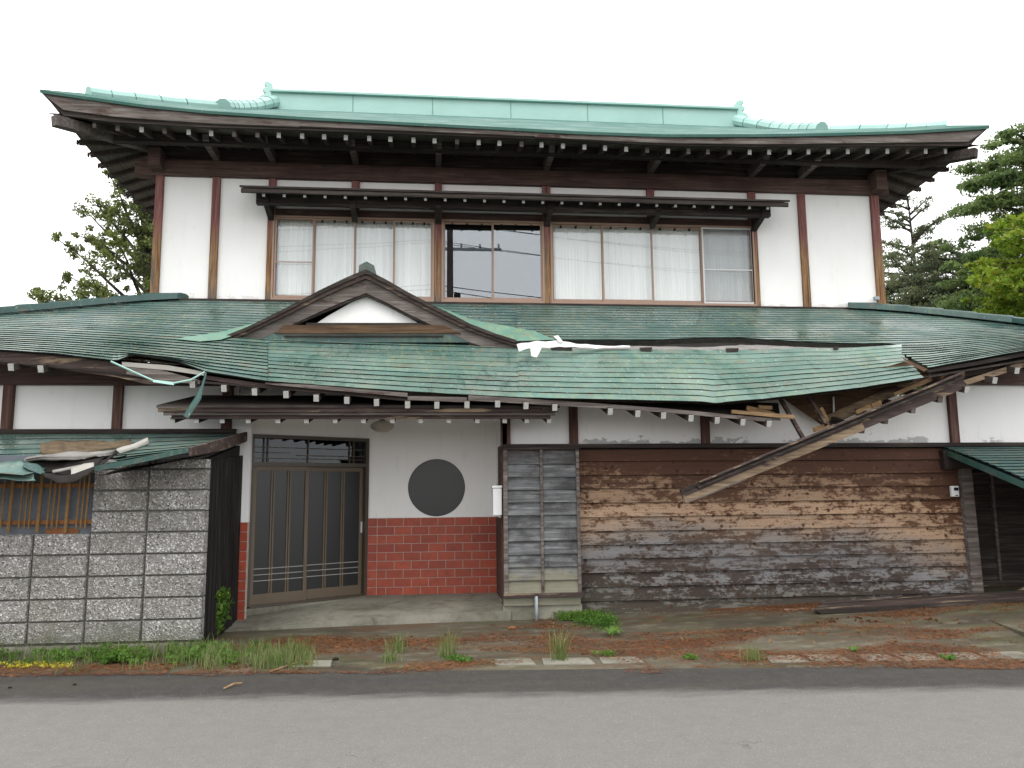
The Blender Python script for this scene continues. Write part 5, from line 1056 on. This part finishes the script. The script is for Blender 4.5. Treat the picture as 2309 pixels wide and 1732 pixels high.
for (u, v, k, s_), lb in zip(sp_, lab):
    p = gpt(u, v)
    if k == 'r':
        T = thing('rosette_weed', p, lb, 'plant')
        for q in range(9):
            az = q * .7 + R.uniform(-.2, .2); d_ = Vector((math.cos(az), math.sin(az), 0)); sd_ = Vector((-d_.y, d_.x, 0)); L = s_ * R.uniform(.7, 1.1); w_ = L * .16
            MB().sheet([[p, p], [p + d_ * L * .4 + Vector((0, 0, L * .45)) - sd_ * w_, p + d_ * L * .4 + Vector((0, 0, L * .45)) + sd_ * w_], [p + d_ * L * .8 + Vector((0, 0, L * .55)) - sd_ * w_ * .8, p + d_ * L * .8 + Vector((0, 0, L * .55)) + sd_ * w_ * .8], [p + d_ * L * 1.1 + Vector((0, 0, L * .35))] * 2]).build('leaf', M_['weed'], T)
    elif k == 'g': blades('grass_tuft', [p], 'grass', lb, 'plant', None, s_ * 1.3, .004, 60, .05, .7)
    else: o = leafmesh('small_weed', [(p.x + R.gauss(0, .04), p.y + R.gauss(0, .04), p.z + .03) for _ in range(8)], [s_ * .5] * 8, 12, M_['weed'], None, .4, .018); tag(o, lb, 'plant')
# needles: one stuff mesh
n_try = 520000; X = rng.uniform(-7, 9.5, n_try); Yy = rng.uniform(6.6, 10.9, n_try); keep = []
for i in range(n_try):
    x, y = X[i], Yy[i]; re = redge(x); d_ = y - re
    if d_ < -.12 - .25 * max(0, mnoise.noise((x * 1.3, 7, 2))) or y > 10.25 + (0 if x > 1 or x < -2.4 else .0): continue
    if x < -2.55 and y > 8.5: continue
    nn = mnoise.fractal((x * .55, y * 1.5, 1.3), 1.0, 2.2, 5)
    dens = (nn * 1.15 - .0 + .42 * math.exp(-((d_ - .2) / .4) ** 2) * (1.0 if mnoise.noise((x * .6, 3, 9)) > -.25 else .3) + (.16 if y > 9.6 and x > 1.9 else 0) + (.06 if x > .5 else 0) - (.3 if (x < 1.2 and y > 9) else 0)) * 1.8
    if x < -2.4: dens = .7 if d_ < .3 else .15
    if rng.random() < dens: keep.append(i)
keep = np.array(keep); n = len(keep); c = np.stack([X[keep], Yy[keep], np.array([gz(X[i], Yy[i]) if Yy[i] > redge(X[i]) else 0 for i in keep]) + .004 + .014 * rng.random(n)], 1)
az = rng.random(n) * 6.283; d_ = np.stack([np.cos(az), np.sin(az), rng.normal(size=n) * .15], 1); sd_ = np.stack([-np.sin(az), np.cos(az), rng.normal(size=n) * .5], 1); L = (.012 + .018 * rng.random(n))[:, None]; w_ = (.0012 + .0014 * rng.random(n) + (.006 * (rng.random(n) > .96)))[:, None]
V = np.stack([c - d_ * L, c + sd_ * w_, c + d_ * L, c - sd_ * w_], 1).reshape(-1, 3)
me = bpy.data.meshes.new('needle_litter'); me.vertices.add(len(V)); me.vertices.foreach_set('co', V.astype(np.float32).ravel()); me.loops.add(4 * n); me.loops.foreach_set('vertex_index', np.arange(4 * n, dtype=np.int32)); me.polygons.add(n); me.polygons.foreach_set('loop_start', np.arange(0, 4 * n, 4, dtype=np.int32)); me.update(calc_edges=True); me.materials.append(M_['needle'])
ob = bpy.data.objects.new('needle_litter', me); sc.collection.objects.link(ob); tag(ob, 'reddish brown fallen conifer needles scattered over the forecourt', 'needles', None, 'stuff')
cs = [];
for _ in range(160):
    u, v = R.choice(((R.gauss(2000, 90), R.uniform(1388, 1408)), (R.gauss(840, 60), R.uniform(1379, 1390)), (R.uniform(300, 700), R.uniform(1495, 1512)), (R.uniform(900, 2300), R.uniform(1400, 1500)))); p = gpt(u, v); cs.append((p.x, min(p.y, 10.2), p.z + .012))
o = leafmesh('dry_leaves', cs, [.04] * len(cs), 3, M_['dryleaf'], None, .8, .028); tag(o, 'curled dry leaves strewn over the needle litter', 'leaves', None, 'stuff')
# twigs, stones, wrappers
for (a_, b_, lb) in (((608, 1517), (705, 1492), 'long pale brown stick lying at the road edge by the grass'), ((505, 1555), (545, 1543), 'thin curved twig lying on the dark asphalt'),):
    p, q = gpt(*a_), gpt(*b_); m = p.lerp(q, .5) + Vector((0, .03, .02)); tag(MB().tube([p + Vector((0, 0, .01)), m, q + Vector((0, 0, .01))], .008, 5).build('stick', M_['tan']), lb, 'stick')
for (u, v, s_, lb, m) in ((757, 1489, .03, 'small dark stone at the left end of the kerb litter', 'charcoal'), (168, 1545, .015, 'round pebble on the dark asphalt band at left', 'charcoal'), (22, 1552, .015, 'leftmost pebble on the dark asphalt', 'charcoal'), (107, 1459, .07, 'white broken fragment in the grass under the block wall', 'feltlight'), (1155, 1420, .05, 'curled red brown bark piece on the forecourt concrete', 'rust'), (1155, 1333, .001, '', '')):
    if not lb: continue
    p = gpt(u, v); mb = MB(); mb.tube([p + Vector((-s_, 0, s_ * .3)), p + Vector((-s_ * .4, 0, s_ * .45)), p + Vector((s_ * .5, .01, s_ * .4)), p + Vector((s_, 0, s_ * .2))], [s_ * .2, s_ * .5, s_ * .45, s_ * .1], 6); tag(mb.build('stone' if m == 'charcoal' else 'fragment', M_[m], smooth=True), lb, 'stone' if m == 'charcoal' else 'fragment')

# ------------------------------------------------------------------ utility pole across the road (seen mirrored in the middle window)
UP = thing('utility_pole', (.62, -3, 0), 'concrete utility pole with crossarms mirrored in the middle upstairs window', 'utility pole')
MB().tube([(.62, -3, 0), (.58, -3, 14)], [.17, .11], 14).build('pole', M_['poleconc'], UP)
for z, L in ((11.9, 2.2), (11.0, 2.6)):
    MB().box((.0, -3.12, z), (.0 + L, -3.02, z + .1)).build('crossarm', M_['pvc'], UP)
    for k in range(4): MB().tube([(.3 + k * (L - .4) / 3, -3.07, z + .1), (.3 + k * (L - .4) / 3, -3.07, z + .28)], [.05, .03], 8).build('insulator', M_['pvc'], UP)
MB().box((.75, -3.2, 9.0), (1.0, -2.9, 9.25)).build('cable_box', M_['charcoal'], UP)
wl = ['topmost thin overhead wire mirrored in the upstairs windows', 'thin overhead wire mirrored just under the topmost one', 'thin wire mirrored at mid height of the right windows', 'thin wire mirrored beside the lower crossarm', 'thick cable mirrored low in the left windows', 'thick cable mirrored lower in the left windows', 'lowest thick cable mirrored behind the small gable']
wires = [(12.2, -.3), (12.2, .2), (11.3, 0), (11.3, .6), (9.6, .0), (9.4, .1), (9.1, -.1)]
for k, (z, yo) in enumerate(wires):
    pts = []
    for i in range(25): x = -30 + 60 * i / 24; pts.append((x, -3.05 + yo * .5, z - .9 * (1 - ((abs(x) - 15) / 15) ** 2) * 1.0 - .03 * x * (1 if k % 2 else .4)))
    tag(MB().tube(pts, .012 if k < 4 else .018, 5, cap=False).build('power_line', M_['interior']), wl[k], 'power line', 'overhead wires across the road')
for o in bpy.data.objects:
    if o.parent is None and o.type == 'MESH' and not o.get('label') and not o.get('kind'): print('UNTAGGED', o.name)
